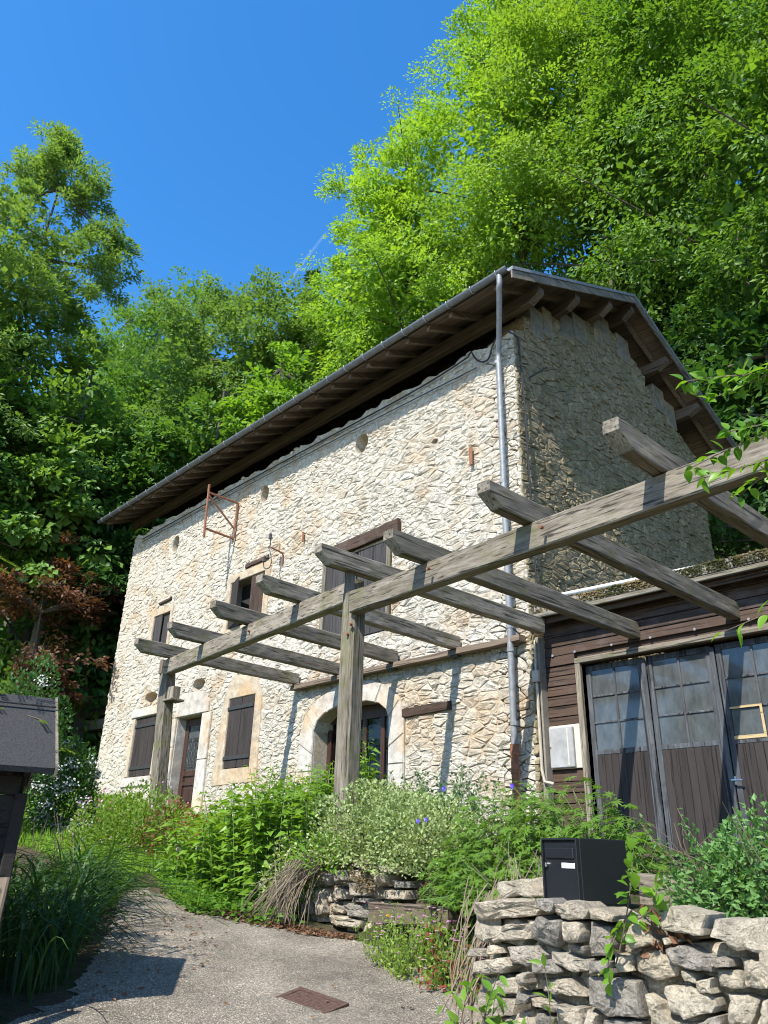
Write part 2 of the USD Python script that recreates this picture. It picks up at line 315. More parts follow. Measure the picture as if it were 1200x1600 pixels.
CLEAR = mat('clear_pane', {'t': ('transparent_bsdf', {'color': (.55, .6, .58)}), 'gl': ('glossy_bsdf', {'roughness': .03}), 'fr': ('fresnel', {'IOR': 1.5}), 'm2': ('mix_closure', {})}, [('fr.fac', 'm2.fac'), ('t.BSDF', 'm2.closure1'), ('gl.BSDF', 'm2.closure2')], surface='m2.closure')

# ---------------------------------------------------------------- terrain
CTRL = np.array([(0,0,0),(-2,-3,-0.3),(3,-2,-0.1),(-4.6,3.7,0.62),(-3,2.5,0.42),(-3,3.4,0.5),(-1,3,0.3),(-6,2,0.63),(-5.8,5.1,0.86),(-4.6,5,0.74),(-7.3,4.4,0.9),(-8,4,0.94),(-9.5,5.2,1.2),(-12,6,1.56),(-15.6,8.7,2.2),(-20.5,8.9,2.72),(-24,9,3),(-18,4,2.05),(-12,2,1.35),(-8,0,0.75),(-5,-4,0.2),(-15,-3,1.4),(-25,0,2.4),(-10,8.8,1.6),(-6.4,9,1.4),(0,9,1.5),(3,4,0.8),(6,0,0.3),(-13,16.5,3.2),(0,16.5,2.4),(-26,16.5,4.5),(-60,0,8),(-60,40,38),(40,40,33),(40,0,6),(0,-40,-4),(-40,-40,0),(-26,40,24),(0,40,23),(-13,40,24),(-13,26,11.5),(0,26,10.5),(-30,26,12),(-100,100,85),(100,100,80),(0,100,80),(-100,-100,0),(100,-100,0)], float)
_rbf = RBFInterpolator(CTRL[:, :2], CTRL[:, 2], kernel='linear', smoothing=.002)
BED = Polygon([(-3.0, 3.72), (3, 3.72), (4.5, 9.4), (-8.5, 9.4), (-6.9, 6.6), (-6.1, 5.45), (-5.45, 5.32), (-4.45, 5.36), (-3.6, 5.0), (-3.02, 4.4)])


def gz(x, y):
    """height of the ground at x, y"""
    x, y = np.broadcast_arrays(np.asarray(x, float), np.asarray(y, float)); s = x.shape; x, y = x.ravel(), y.ravel()
    z = _rbf(np.stack([x, y], 1))
    near = (x > -9.5) & (x < 5.5) & (y > 3) & (y < 10)
    if near.any():
        p = shapely.points(x[near], y[near]); d = shapely.distance(BED, p); inn = np.clip(1 - d / .10, 0, 1)
        bz = 1.27 + .065 * np.clip(y[near] - 3.8, 0, 5.4)
        z[near] = np.where(inn > 0, np.maximum(z[near], z[near] * (1 - inn) + bz * inn), z[near])
    z = z + (fbm(np.stack([x * .9, y * .9, 0 * x], 1), 3, 5) - .5) * .08
    return z.reshape(s)


def axis_pts(a, b, d, lo, hi):
    m = list(np.arange(a, b + 1e-6, d)); q, st = m[0], d
    L = []
    while q > lo: st *= 1.16; q -= st; L.append(q)
    q, st = m[-1], d; H = []
    while q < hi: st *= 1.16; q += st; H.append(q)
    return np.array(L[::-1] + m + H)


def terrain():
    xs, ys = axis_pts(-12, .6, .09, -130, 130), axis_pts(1.6, 9.2, .09, -130, 130)
    X, Y = np.meshgrid(xs, ys, indexing='ij'); Z = gz(X, Y)
    n, m = X.shape; i = (np.arange(n - 1)[:, None] * m + np.arange(m - 1)[None]).ravel()
    return np.stack([X, Y, Z], -1).reshape(-1, 3), np.stack([i, i + m, i + m + 1, i + 1], 1)


GROUND = mat('earth_and_moss', {'g': POS, 'n': ('noise_texture', {'scale': 1.3, 'detail': 6.0, 'roughness': .7}), 'r': ('rgb_ramp', {'ramp': [(.3, (.055, .042, .028)), (.48, (.10, .078, .05)), (.58, (.05, .065, .022)), (.75, (.045, .07, .02))]}),
    'n2': ('noise_texture', {'scale': 40.0, 'detail': 5.0, 'roughness': .75}), 'mr': ('map_range', {'from_min': .25, 'from_max': .75, 'to_min': .55, 'to_max': 1.45}), 'mul': ('mix_color', {'blend_type': 'multiply', 'fac': 1.0}), 'b': ('bump', {'strength': .9, 'distance': .04}), 'p': ('principled_bsdf', {'roughness': 1.0, 'specular_ior_level': .1})},
    [('g.position', 'n.vector'), ('g.position', 'n2.vector'), ('n.fac', 'r.fac'), ('n2.fac', 'mr.value'), ('r.color', 'mul.a'), ('mr.result', 'mul.b'), ('mul.result', 'p.base_color'), ('n2.fac', 'b.height'), ('b.normal', 'p.normal')])
tv, tf = terrain()
solo('ground', (tv, np.vstack([tf[:, [0, 1, 2]], tf[:, [0, 2, 3]]])), GROUND, 'sloping earth and grass ground rising to a steep wooded hillside', kind='structure', smooth=True)

ASPHALT = mat('old_asphalt', {'g': POS, 'v': ('voronoi_texture', {'scale': 170.0}), 'sp': ('separate_color', {}), 'ch': ('rgb_ramp', {'ramp': [(0, (0.076, 0.065, 0.052)), (.45, (0.144, 0.125, 0.098)), (.75, (0.220, 0.193, 0.151)), (.9, (0.344, 0.300, 0.237)), (1, (0.549, 0.487, 0.385))]}),
    'n': ('noise_texture', {'scale': 1.3, 'detail': 7.0, 'roughness': .65}), 'mr': ('map_range', {'from_min': .3, 'from_max': .7, 'to_min': .6, 'to_max': 1.35}), 'mul': ('mix_color', {'blend_type': 'multiply', 'fac': 1.0}), 'b': ('bump', {'strength': .7, 'distance': .008}), 'p': ('principled_bsdf', {'roughness': .95, 'specular_ior_level': .2})},
    [('g.position', 'v.vector'), ('v.color', 'sp.color'), ('sp.r', 'ch.fac'), ('g.position', 'n.vector'), ('n.fac', 'mr.value'), ('ch.color', 'mul.a'), ('mr.result', 'mul.b'), ('mul.result', 'p.base_color'), ('v.distance', 'b.height'), ('b.normal', 'p.normal')])
DRIVE = Polygon([(-5.0, 1.6), (-5.5, 2.5), (-6.3, 3.0), (-7.5, 3.72), (-8.4, 4.16), (-9.0, 4.5), (-8.9, 4.75), (-8.2, 4.66), (-7.38, 4.5), (-6.87, 4.78), (-6.29, 4.82), (-5.66, 4.98), (-5.2, 5.06), (-4.55, 4.72), (-3.9, 4.45), (-3.4, 4.2), (-3.15, 3.7), (-2.95, 3.3), (-1, 3.1), (2, 2.9), (3.5, -5), (-3.5, -5)])


def sheet(poly, step, lift, jig=.03, seed=1):
    """a thin sheet of the given outline that follows the ground"""
    rg = R_(seed); b = poly.segmentize(step * .8).exterior; B = np.array(b.coords)[:-1] + rg.normal(0, jig, (len(b.coords) - 1, 2))
    pl = Polygon(B).buffer(0); x0, y0, x1, y1 = pl.bounds
    X, Y = np.meshgrid(np.arange(x0, x1, step), np.arange(y0, y1, step)); Pp = np.stack([X.ravel(), Y.ravel()], 1) + rg.normal(0, step * .05, (X.size, 2))
    Pp = Pp[shapely.contains(pl.buffer(-step * .4), shapely.points(Pp))]; A = np.vstack([B, Pp]); t = Delaunay(A).simplices
    cc = A[t].mean(1); t = t[shapely.contains(pl, shapely.points(cc))]
    e1, e2 = A[t[:, 1]] - A[t[:, 0]], A[t[:, 2]] - A[t[:, 0]]; cr = e1[:, 0] * e2[:, 1] - e1[:, 1] * e2[:, 0]
    t = np.where((cr > 0)[:, None], t, t[:, ::-1]); t = t[np.abs(cr) > 1e-8]
    return np.column_stack([A, gz(A[:, 0], A[:, 1]) + lift]), t


solo('driveway', sheet(DRIVE, .09, .008), ASPHALT, 'worn grey asphalt driveway with loose gravel', kind='structure', smooth=True)


def chips(P, size, seed, flat=.45):
    """little pebbles of five faces"""
    rg = R_(seed); n = len(P); a = rg.uniform(0, 6.28, (n, 1)); s = np.broadcast_to(size, (n,))[:, None]
    ang = a + np.array([0, 2.1, 4.2])[None] + rg.uniform(-.4, .4, (n, 3)); r = s * rg.uniform(.7, 1.2, (n, 3))
    base = np.stack([P[:, None, 0] + r * np.cos(ang), P[:, None, 1] + r * np.sin(ang), np.repeat(P[:, 2:3], 3, 1) - s * .1], -1)
    top = np.stack([P[:, 0] + rg.normal(0, .3, n) * s[:, 0], P[:, 1] + rg.normal(0, .3, n) * s[:, 0], P[:, 2] + s[:, 0] * flat * rg.uniform(.6, 1.3, n)], -1)[:, None]
    V = np.concatenate([base, top], 1).reshape(-1, 3); F = np.array([(0, 1, 3), (1, 2, 3), (2, 0, 3)])
    return V, (F[None] + 4 * np.arange(n)[:, None, None]).reshape(-1, 3)


def scatter(poly, n, seed):
    rg = R_(seed); x0, y0, x1, y1 = poly.bounds; Q = np.column_stack([rg.uniform(x0, x1, n * 3), rg.uniform(y0, y1, n * 3)])
    Q = Q[shapely.contains(poly, shapely.points(Q))][:n]; return Q


GRAVEL = stone_mat('pale_gravel', [(0, (.09, .07, .055)), (.4, (.20, .16, .125)), (.8, (.36, .31, .255)), (1, (.19, .11, .07))], scale=40)
gp = Polygon([(-5.2, 2.2), (-6.3, 3.0), (-7.5, 3.75), (-8.8, 4.5), (-8.3, 4.75), (-7.2, 4.5), (-6.2, 4.2), (-5.6, 3.6), (-5.0, 2.6)])
rg = R_(3); Q = scatter(DRIVE, 52000, 3); dd = shapely.distance(gp, shapely.points(Q)); pk_ = np.where(dd <= 0, .5, .5 * np.exp(-dd / .3) + .05) * np.clip(fbm(np.column_stack([Q * 2.6, 0 * Q[:, 0]]), 3, 8) * 3 - .75, .08, 1.3); Q = Q[rg.random(len(Q)) < pk_]
solo('gravel', chips(np.column_stack([Q, gz(Q[:, 0], Q[:, 1]) + .009]), R_(5).uniform(.005, .013, len(Q)), 6), GRAVEL, 'loose pale gravel lying over the left side of the driveway', 'gravel', kind='stuff')

# manhole cover in the driveway
mh = Thing('manhole_cover', 'small square rusty iron manhole cover set in the asphalt', 'manhole cover', (-4.50, 3.56, float(gz(-4.50, 3.56))))
ux, uy = unit(V3(.36, .02, -.03)), unit(V3(-.02, .38, .065)); un = unit(np.cross(ux, uy)); o = mh.at + un * .003
def onplate(m, a0, a1, b0, b1, n0, n1):
    v, f = cbox(a0, a1, b0, b1, n0, n1, .002); m.add(o + v[:, :1] * ux + v[:, 1:2] * uy + v[:, 2:] * un, f)
pl = MB(); onplate(pl, -.19, .19, -.19, .19, -.02, .002)
for i in range(9):
    for j in range(9): onplate(pl, -.17 + i * .0385, -.145 + i * .0385, -.17 + j * .0385, -.145 + j * .0385, .001, .005)
mh.part('lid', pl, DARKRUST)
fr = MB()
for a in ((-.235, -.197, -.235, .235), (.197, .235, -.235, .235), (-.195, .195, -.235, -.197), (-.195, .195, .197, .235)): onplate(fr, *a, -.02, .004)
mh.part('rim', fr, DARKRUST)

EZ_ = 10.40
# ---------------------------------------------------------------- the stone farmhouse
HX0, HX1, HY0, HY1 = -20.45, -6.42, 9.0, 16.0      # outer faces
house = Thing('stone_farmhouse', 'tall two storey pale rubble stone farmhouse with low wooden roof', 'house', (HX0, HY0, 1.2))
ARCH = Polygon([(-11.33, 1.6), (-11.33, 3.55), (-11.24, 3.72), (-11.05, 3.84), (-10.75, 3.92), (-10.3, 3.95), (-9.9, 3.93), (-9.6, 3.86), (-9.42, 3.74), (-9.35, 3.58), (-9.34, 1.6)])
OPEN = {'arch': ARCH, 'door': sbox(-16.46, 2.22, -15.36, 4.30), 'w1': sbox(-18.58, 3.09, -17.45, 4.50), 'w2': sbox(-14.31, 3.05, -13.36, 4.48), 'w3': sbox(-18.40, 6.2, -17.57, 7.11), 'w4': sbox(-14.76, 6.1, -13.42, 7.2), 'w5': sbox(-11.26, 5.12, -9.38, 6.84)}
HOLES = [(-17.83, 9.05, .17, .24), (-13.75, 9.19, .16, .22), (-10.35, 9.22, .20, .22), (-8.3, 8.46, .07, .06), (-15.72, 4.99, .28, .13), (-17.97, 4.96, .32, .13)]
holes = [Point(0, 0).buffer(1, 6) for _ in HOLES]
holes = [shapely.affinity.translate(shapely.affinity.scale(h, a, b), x, z) for h, (x, z, a, b) in zip(holes, HOLES)]
WTOP = 9.96
_tx = np.arange(HX0, HX1 + .2, .21); _tz = WTOP + R_(19).uniform(-.09, .07, len(_tx))
ABOVE = Polygon([(a, b) for a, b in zip(_tx, _tz)] + [(HX1 + .3, 11), (HX0 - .1, 11), (HX0 - .1, _tz[0])]).buffer(0)
gab_top = [(9.0, 9.96), (9.32, 10.12), (9.32, 10.45), (10.1, 10.68), (10.1, 10.95), (11.3, 11.18), (11.3, 11.5), (12.3, 11.85), (12.9, 11.85), (13.8, 11.35), (13.8, 11.1), (15.0, 10.75), (15.0, 10.5), (16.0, 10.05)]


def extrude(poly, a, b, frame):
    """a shapely polygon (u, v) pushed from depth a to b; frame turns (u, v, w) into a point"""
    out = MB()
    for g in getattr(poly, 'geoms', [poly]):
        t = trimesh.creation.extrude_polygon(g, abs(b - a), engine='earcut'); v = np.array(t.vertices); v[:, 2] += min(a, b); w = frame(v[:, 0], v[:, 1], v[:, 2])
        f = np.array(t.faces); out.add(w, f)
    v, f = out.get(); t = trimesh.Trimesh(v, f, process=False)
    if t.volume < 0: f = f[:, ::-1]
    return v, f


FRONT = lambda u, v, w: np.stack([u, HY0 + w, v], -1)             # w goes into the house
GABLE = lambda u, v, w: np.stack([HX1 - w, u, v], -1)
front_open = unary_union(list(OPEN.values()))
front_poly = sbox(HX0, .8, HX1 - .6, WTOP).difference(unary_union([front_open, ABOVE] + holes))
front_wall = house.part('front_wall', extrude(front_poly, .002, .6, FRONT), MORTAR)
backing = MB()
for h in holes: backing.add(*extrude(h.buffer(.03), .3, .35, FRONT))
house.part('putlog_hole_back', backing, BLOCK)
gable_poly = Polygon([(9.03, .8)] + [(max(a, 9.03), b) for a, b in gab_top] + [(16.0, .8)])
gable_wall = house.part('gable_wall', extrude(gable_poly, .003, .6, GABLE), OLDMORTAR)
rest = MB(); rest.add(*cbox(HX0, HX1 - .6, 15.4, 16.0, .8, WTOP)); 
house.part('rear_wall', rest, BLOCK)
lw = Polygon([(9.6, .8), (9.6, 10.2), (12.6, 11.7), (15.4, 10.3), (15.4, .8)])
house.part('far_gable_wall', extrude(lw, 0, .5, lambda u, v, w: np.stack([HX0 + w, u, v], -1)), MORTAR)
house.part('upper_floor', cbox(HX0 + .5, HX1 - .6, 9.6, 15.4, 4.75, 4.95), WROOF[0])


def rubble(poly, seed, rows=(.075, .16), wid=(.13, .40), gap=.0020):
    """irregular coursed rubble: polygons (u, v) of the stones in poly"""
    rg = R_(seed); x0, y0, x1, y1 = poly.bounds; pts = []; z = y0 - .2
    while z < y1 + .2:
        h = rg.uniform(*rows); x = x0 - .4
        while x < x1 + .4:
            w = rg.uniform(*wid) * (1.0 + .5 * (h > .12)); zz = z + h / 2 + rg.normal(0, .013) + .025 * np.sin(x * 1.3 + z); k_ = rg.random()
            if k_ < .2: pts += [(x + w / 2 + rg.normal(0, .02), zz - h * .24), (x + w / 2 + rg.normal(0, .02), zz + h * .26)]
            elif k_ < .3: pts += [(x + w * .3, zz), (x + w * .8, zz + h * .2), (x + w * .8, zz - h * .25)]
            else: pts.append((x + w / 2, zz))
            x += w
        z += h
    P = np.array(pts); A = .56; vor = Voronoi(P * [A, 1]); out = []
    keep = shapely.prepared.prep(poly) if hasattr(shapely, 'prepared') else None
    for r in vor.point_region:
        reg = vor.regions[r]
        if -1 in reg or len(reg) < 3: continue
        q = Polygon(vor.vertices[reg] / [A, 1])
        if q.area > .25 or not q.is_valid: continue
        out.append(q)
    q = shapely.intersection(np.array(out), poly); q = shapely.buffer(q, -gap, join_style='mitre')
    return [g for g in q if g.geom_type == 'Polygon' and g.area > .0014]


def stone(poly, frame, rg, hmin=.005, hmax=.021):
    """one rubble stone: rough sided, with a tilted broken face; w < 0 is out of the wall"""
    fine = abs(c0_ := poly.centroid.x) < 13.5 or c0_ > 0; rr = .16 * math.sqrt(poly.area)
    g = poly.buffer(-rr, join_style='mitre').buffer(rr * .92, quad_segs=1 if not fine else 2)
    if g.is_empty or g.geom_type != 'Polygon': g = poly
    c = np.array(g.simplify(.007 if fine else .012).exterior.coords)[:-1]
    if len(c) > 13: c = np.array(g.simplify(.022).exterior.coords)[:-1]
    if len(c) < 3: return None
    if poly.exterior.is_ccw is False: c = c[::-1]
    n = len(c); c = c + rg.normal(0, .006, c.shape); m = c.mean(0); h = rg.uniform(hmin, hmax); tilt = rg.normal(0, .07, 2); tilt[1] += .03
    inner = m + (c - m) * rg.uniform(.78, .96, (n, 1)); hi = h + (inner - m) @ tilt + rg.normal(0, .006, n); hc = h + rg.uniform(-.003, .010)
    hi = np.maximum(hi, .006); cc = m + rg.normal(0, .02, 2)
    U = np.r_[c[:, 0], c[:, 0], inner[:, 0], cc[0]]; Vv = np.r_[c[:, 1], c[:, 1], inner[:, 1], cc[1]]; W = np.r_[np.full(n, .045), np.full(n, .002) - hi * .5, -hi, -hc]
    k = np.arange(n); j = (k + 1) % n
    F = [np.stack([k, j, j + n], 1), np.stack([k, j + n, k + n], 1), np.stack([k + n, j + n, j + 2 * n], 1), np.stack([k + n, j + 2 * n, k + 2 * n], 1)]
    if fine:                                                    # a broken face: one more ring of uneven depth
        i2 = m + (inner - m) * rg.uniform(.35, .7, (n, 1)); h2 = hc + (i2 - m) @ tilt * .8 + rg.normal(0, .0055, n); U = np.r_[U[:-1], i2[:, 0], cc[0]]; Vv = np.r_[Vv[:-1], i2[:, 1], cc[1]]; W = np.r_[W[:-1], -h2, -hc - rg.normal(0, .006)]
        F += [np.stack([k + 2 * n, j + 2 * n, j + 3 * n], 1), np.stack([k + 2 * n, j + 3 * n, k + 3 * n], 1), np.stack([k + 3 * n, j + 3 * n, np.full(n, 4 * n)], 1)]
    else: F.append(np.stack([k + 2 * n, j + 2 * n, np.full(n, 3 * n)], 1))
    return frame(U, Vv, W), np.vstack(F)


def facing(poly, frame, seed, single, parent, flip, m, **k):
    """lays the stones: the ones nearest the camera as parts of their own, the rest joined"""
    rg = R_(seed); S = []
    for g in rubble(poly, seed, **k):
        s = stone(g, frame, rg)
        if s is None: continue
        v, f = s
        if flip: f = f[:, ::-1]
        d = np.linalg.norm(v.mean(0) - [0, 0, 1.5]); S.append((-g.area / d ** 2, v, f))
    S.sort(key=lambda t: t[0]); rest = MB()
    for i, (_, v, f) in enumerate(S):
        if i < single: house.part('stone', (v, f), m, under=parent)
        else: rest.add(v, f)
    house.part('rubble_facing', rest, m, under=parent, kind='stuff')
    return len(S)


# dressed surrounds leave their own space free of rubble
surround = {'door': [sbox(-16.86, 2.2, -16.47, 4.30), sbox(-15.35, 2.2, -14.96, 4.30), Polygon([(-16.62, 4.31), (-16.5, 4.6), (-16.28, 4.86), (-15.35, 4.80), (-15.12, 4.55), (-15.10, 4.31)])],
            'w1': [sbox(-18.82, 4.51, -17.2, 4.74), sbox(-18.86, 2.86, -17.2, 3.08)], 'w2': []}
ochre = {'w1': sbox(-18.74, 3.09, -17.28, 4.50).difference(OPEN['w1']), 'w2': Polygon([(-14.72, 2.72), (-14.55, 4.5), (-14.42, 4.78), (-14.2, 5.0), (-13.4, 4.9), (-13.1, 4.55), (-13.05, 2.75)]).difference(OPEN['w2']),
         'w3': sbox(-18.62, 6.1, -17.42, 7.33).difference(OPEN['w3']), 'w4': sbox(-14.95, 6.0, -13.2, 7.42).difference(OPEN['w4'])}
ring_out = Polygon([(-11.75, 1.6), (-11.75, 3.5), (-11.62, 3.85), (-11.3, 4.12), (-10.8, 4.28), (-10.3, 4.33), (-9.8, 4.28), (-9.35, 4.12), (-9.08, 3.85), (-8.98, 3.55), (-8.98, 1.6)])
ring = ring_out.difference(ARCH)
timbers = {'w5': sbox(-10.95, 6.86, -9.15, 7.10), 'w4': sbox(-14.2, 7.44, -13.3, 7.53), 'w3': sbox(-18.2, 7.40, -17.6, 7.47), 'mid': sbox(-9.02, 3.56, -7.98, 3.70)}
taken = unary_union([front_open, ring] + holes + sum(surround.values(), []) + [o_.buffer(-.03) for o_ in ochre.values()] + list(timbers.values()))
NF = facing(sbox(HX0, 1.2, HX1 + .0, WTOP + .06).difference(ABOVE).difference(taken.buffer(.012)), FRONT, 11, 300, front_wall, False, LIME)
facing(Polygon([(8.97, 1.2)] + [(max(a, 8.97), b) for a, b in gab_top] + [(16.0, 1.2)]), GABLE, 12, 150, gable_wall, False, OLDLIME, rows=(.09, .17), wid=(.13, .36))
for a, b in ((9.5, 9.9), (9.92, 10.22), (10.5, 10.95), (10.97, 11.45), (11.78, 12.1), (12.12, 12.42), (12.7, 13.2), (14.1, 14.6), (14.62, 15.05)):
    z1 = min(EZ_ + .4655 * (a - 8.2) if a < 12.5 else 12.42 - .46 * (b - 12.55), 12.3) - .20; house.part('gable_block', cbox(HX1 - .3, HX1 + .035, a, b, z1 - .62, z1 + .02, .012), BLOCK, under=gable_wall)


def slab(poly, frame, out, m, name, under, seed=0, back=.1):
    """a dressed piece standing a little proud of the wall, edges eased"""
    c = poly.buffer(-.004, join_style='mitre'); i = c.buffer(-.012, join_style='mitre')
    b = MB(); b.add(*extrude(c, -out + .010, back, frame))
    if not i.is_empty: b.add(*extrude(i, -out, -out + .012, frame))
    return house.part(name, b, m, under=under)


for k, g in ochre.items():
    for q in getattr(g, 'geoms', [g]): slab(q, FRONT, .022, PLASTER, 'plaster_surround', front_wall)
for k, L in surround.items():
    for g in L:
        if k == 'door' and g.bounds[3] < 4.35:
            x0, z0, x1, z1 = g.bounds; cut = [z0, z0 + .75, z0 + 1.45, z1] if x0 < -16 else [z0, z0 + 1.1, z1]
            for a, b in zip(cut, cut[1:]): slab(sbox(x0, a, x1, b), FRONT, .045, DRESSED, 'jamb_stone', front_wall)
        else: slab(g, FRONT, .04, DRESSED, 'lintel_stone' if g.bounds[1] > 4.2 else 'sill_stone', front_wall)
# voussoirs of the arch
cx, cz = -10.33, 2.6
for a0, a1 in zip(np.linspace(28, 152, 8)[:-1], np.linspace(28, 152, 8)[1:]):
    w = Polygon([(cx, cz)] + [(cx + 4 * math.cos(math.radians(t)), cz + 4 * math.sin(math.radians(t))) for t in np.linspace(a0, a1, 4)]).intersection(ring)
    if w.geom_type == 'Polygon' and w.area > .01: slab(w, FRONT, .045, DRESSED, 'arch_stone', front_wall)
for x0, x1 in ((-11.75, -11.33), (-9.34, -8.98)):
    lowz = cz + abs((x0 + x1) / 2 - cx) * math.tan(math.radians(28))
    jamb = ring.intersection(sbox(x0 - .01, 1.6, x1 + .01, lowz + .12)).difference(Polygon([(cx, cz)] + [(cx + 4 * math.cos(math.radians(t)), cz + 4 * math.sin(math.radians(t))) for t in np.linspace(28, 152, 12)]).buffer(.001))
    for a, b in ((1.6, 2.2), (2.2, 2.85), (2.85, 4.0)):
        q = jamb.intersection(sbox(x0 - .1, a, x1 + .1, b))
        if q.geom_type == 'Polygon' and q.area > .01: slab(q, FRONT, .045, DRESSED, 'jamb_stone', front_wall)
for k, g in timbers.items():
    x0, z0, x1, z1 = g.bounds; y0 = 8.90 if k == 'w5' else 8.95
    house.part('timber_lintel', beam((x0, y0 + .1, (z0 + z1) / 2), (x1, y0 + .1, (z0 + z1) / 2 + (.05 if k == 'w5' else .02)), .2, z1 - z0, seg=8, rough=.02, seed=3), WBROWN[0], under=front_wall)


def shutter(name, x0, x1, z0, z1, y, n, m, parent=None, label=None, straps=True, swing=0.0):
    """boards and two ledges, one closed leaf (hinged at x0 when it swings by an angle)"""
    ca, sa = math.cos(swing), math.sin(swing)
    def tr(vf):
        v, f = vf; v = np.array(v); dx, dy = v[:, 0] - x0, v[:, 1] - y
        v[:, 0], v[:, 1] = x0 + dx * ca + dy * sa, y - dx * sa + dy * ca; return v, f
    leaf = MB(); leaf.add(*tr(cbox(x0 + .01, x1 - .01, y + .022, y + .03, z0 + .01, z1 - .01)))
    p = house.part(name, leaf, m[2], under=None, label=label)
    e = np.linspace(x0, x1, n + 1)
    for a, b in zip(e, e[1:]): house.part('plank', tr(cbox(a + .003, b - .003, y, y + .024, z0, z1, .004)), m[2], under=p)
    for z in (z0 + .14 * (z1 - z0), z0 + .86 * (z1 - z0)):
        if straps: house.part('ledge', tr(cbox(x0 - .03, x1 - .01, y - .022, y - .001, z - .035, z + .035, .004)), IRON, under=p)
    return p


shutter('shutter', -18.57, -18.02, 3.10, 4.49, 9.02, 3, WDARK); shutter('shutter', -18.01, -17.46, 3.10, 4.49, 9.02, 3, WDARK)
shutter('shutter', -14.30, -13.84, 3.06, 4.47, 8.99, 2, WDARK); shutter('shutter', -13.83, -13.37, 3.06, 4.47, 8.99, 2, WDARK)
shutter('shutter', -18.39, -18.0, 6.2, 7.10, 9.0, 2, WCHAR, straps=False); shutter('shutter', -17.97, -17.58, 6.2, 7.10, 9.04, 2, WCHAR, straps=False)
shutter('shutter', -14.75, -14.12, 6.1, 7.19, 9.0, 3, WDARK, straps=False, swing=.35, label='dark board shutter standing slightly ajar'); shutter('shutter', -13.95, -13.44, 6.1, 7.19, 9.0, 3, WBROWN, straps=False, label='red brown board shutter')
house.part('window_back', cbox(-14.76, -13.42, 9.3, 9.34, 6.1, 7.2), IRON)
for a, b in ((-11.22, -10.34), (-10.30, -9.5)): shutter('shutter', a, b, 5.13, 6.82, 8.98, 5, WCHAR, straps=False)
for x in (-9.49, -11.34): house.part('window_post', cbox(x, x + .1, 8.95, 9.1, 5.12, 6.85, .008), WGREY[2])

# front door: panelled leaf with an iron grille over its glass
dr = MB()
dy = 9.215
for b in ((-16.44, -16.30, 2.24, 4.28), (-15.52, -15.38, 2.24, 4.28), (-16.299, -15.521, 2.24, 2.42), (-16.299, -15.521, 3.02, 3.14), (-16.299, -15.521, 2.82, 2.90), (-16.299, -15.521, 4.14, 4.28)): dr.add(*cbox(b[0], b[1], dy, dy + .06, b[2], b[3], .006))
dr.add(*cbox(-16.3, -15.52, dy + .03, dy + .05, 2.40, 3.04)); front_door = house.part('door', dr, WRED[2], label='red brown panelled front door with iron grille')
house.part('panel', cbox(-16.22, -15.60, dy + .01, dy + .035, 2.48, 2.77, .02), WRED[2], under=front_door)
house.part('pane', cbox(-16.3, -15.52, dy + .035, dy + .041, 3.13, 4.15), GLASS, under=front_door)
gr = MB()
for x in np.linspace(-16.24, -15.58, 6): gr.add(*tube([(x, dy - .01, 3.16), (x, dy - .01, 3.85)], .009, 5))
for z in (3.18, 3.26, 3.83): gr.add(*tube([(-16.28, dy - .012, z), (-15.54, dy - .012, z)], .009, 5))
for x0 in (-16.1, -15.85):
    for z0 in (3.32, 3.58):
        t = np.linspace(0, 6.28, 13); gr.add(*tube(np.stack([x0 + .1 * np.cos(t), 0 * t + dy - .012, z0 + .12 + .12 * np.sin(t)], 1), .007, 4, False))
house.part('grille', gr, IRON, under=front_door)
house.part('door_reveal', cbox(-16.47, -16.45, 9.0, 9.5, 2.2, 4.3), DRESSED); house.part('door_reveal', cbox(-15.37, -15.35, 9.0, 9.5, 2.2, 4.3), DRESSED)
house.part('doorstep', cbox(-16.9, -14.9, 8.6, 9.5, 1.9, 2.215, .02), DRESSED)
# glazed door in the arch
ad = MB(); ay = 9.30
for x in (-11.33, -10.86, -10.36, -9.90, -9.44): ad.add(*cbox(x, x + .10, ay, ay + .07, 1.6, 3.6 if x in (-11.33, -9.44) else 3.72, .006))
ad.add(*extrude(ARCH.difference(sbox(-12, 1, -9, 3.70)), .29, .38, FRONT)); ad.add(*cbox(-11.22, -9.45, ay + .01, ay + .06, 1.6, 2.05))
arch_door = house.part('arched_door', ad, WRED[2], label='glazed red brown double door in stone arch')
for a, b in ((-11.22, -10.87), (-10.75, -10.37), (-10.25, -9.91), (-9.79, -9.45)): house.part('pane', cbox(a, b, ay + .03, ay + .036, 2.04, 3.71), CLEAR, under=arch_door)

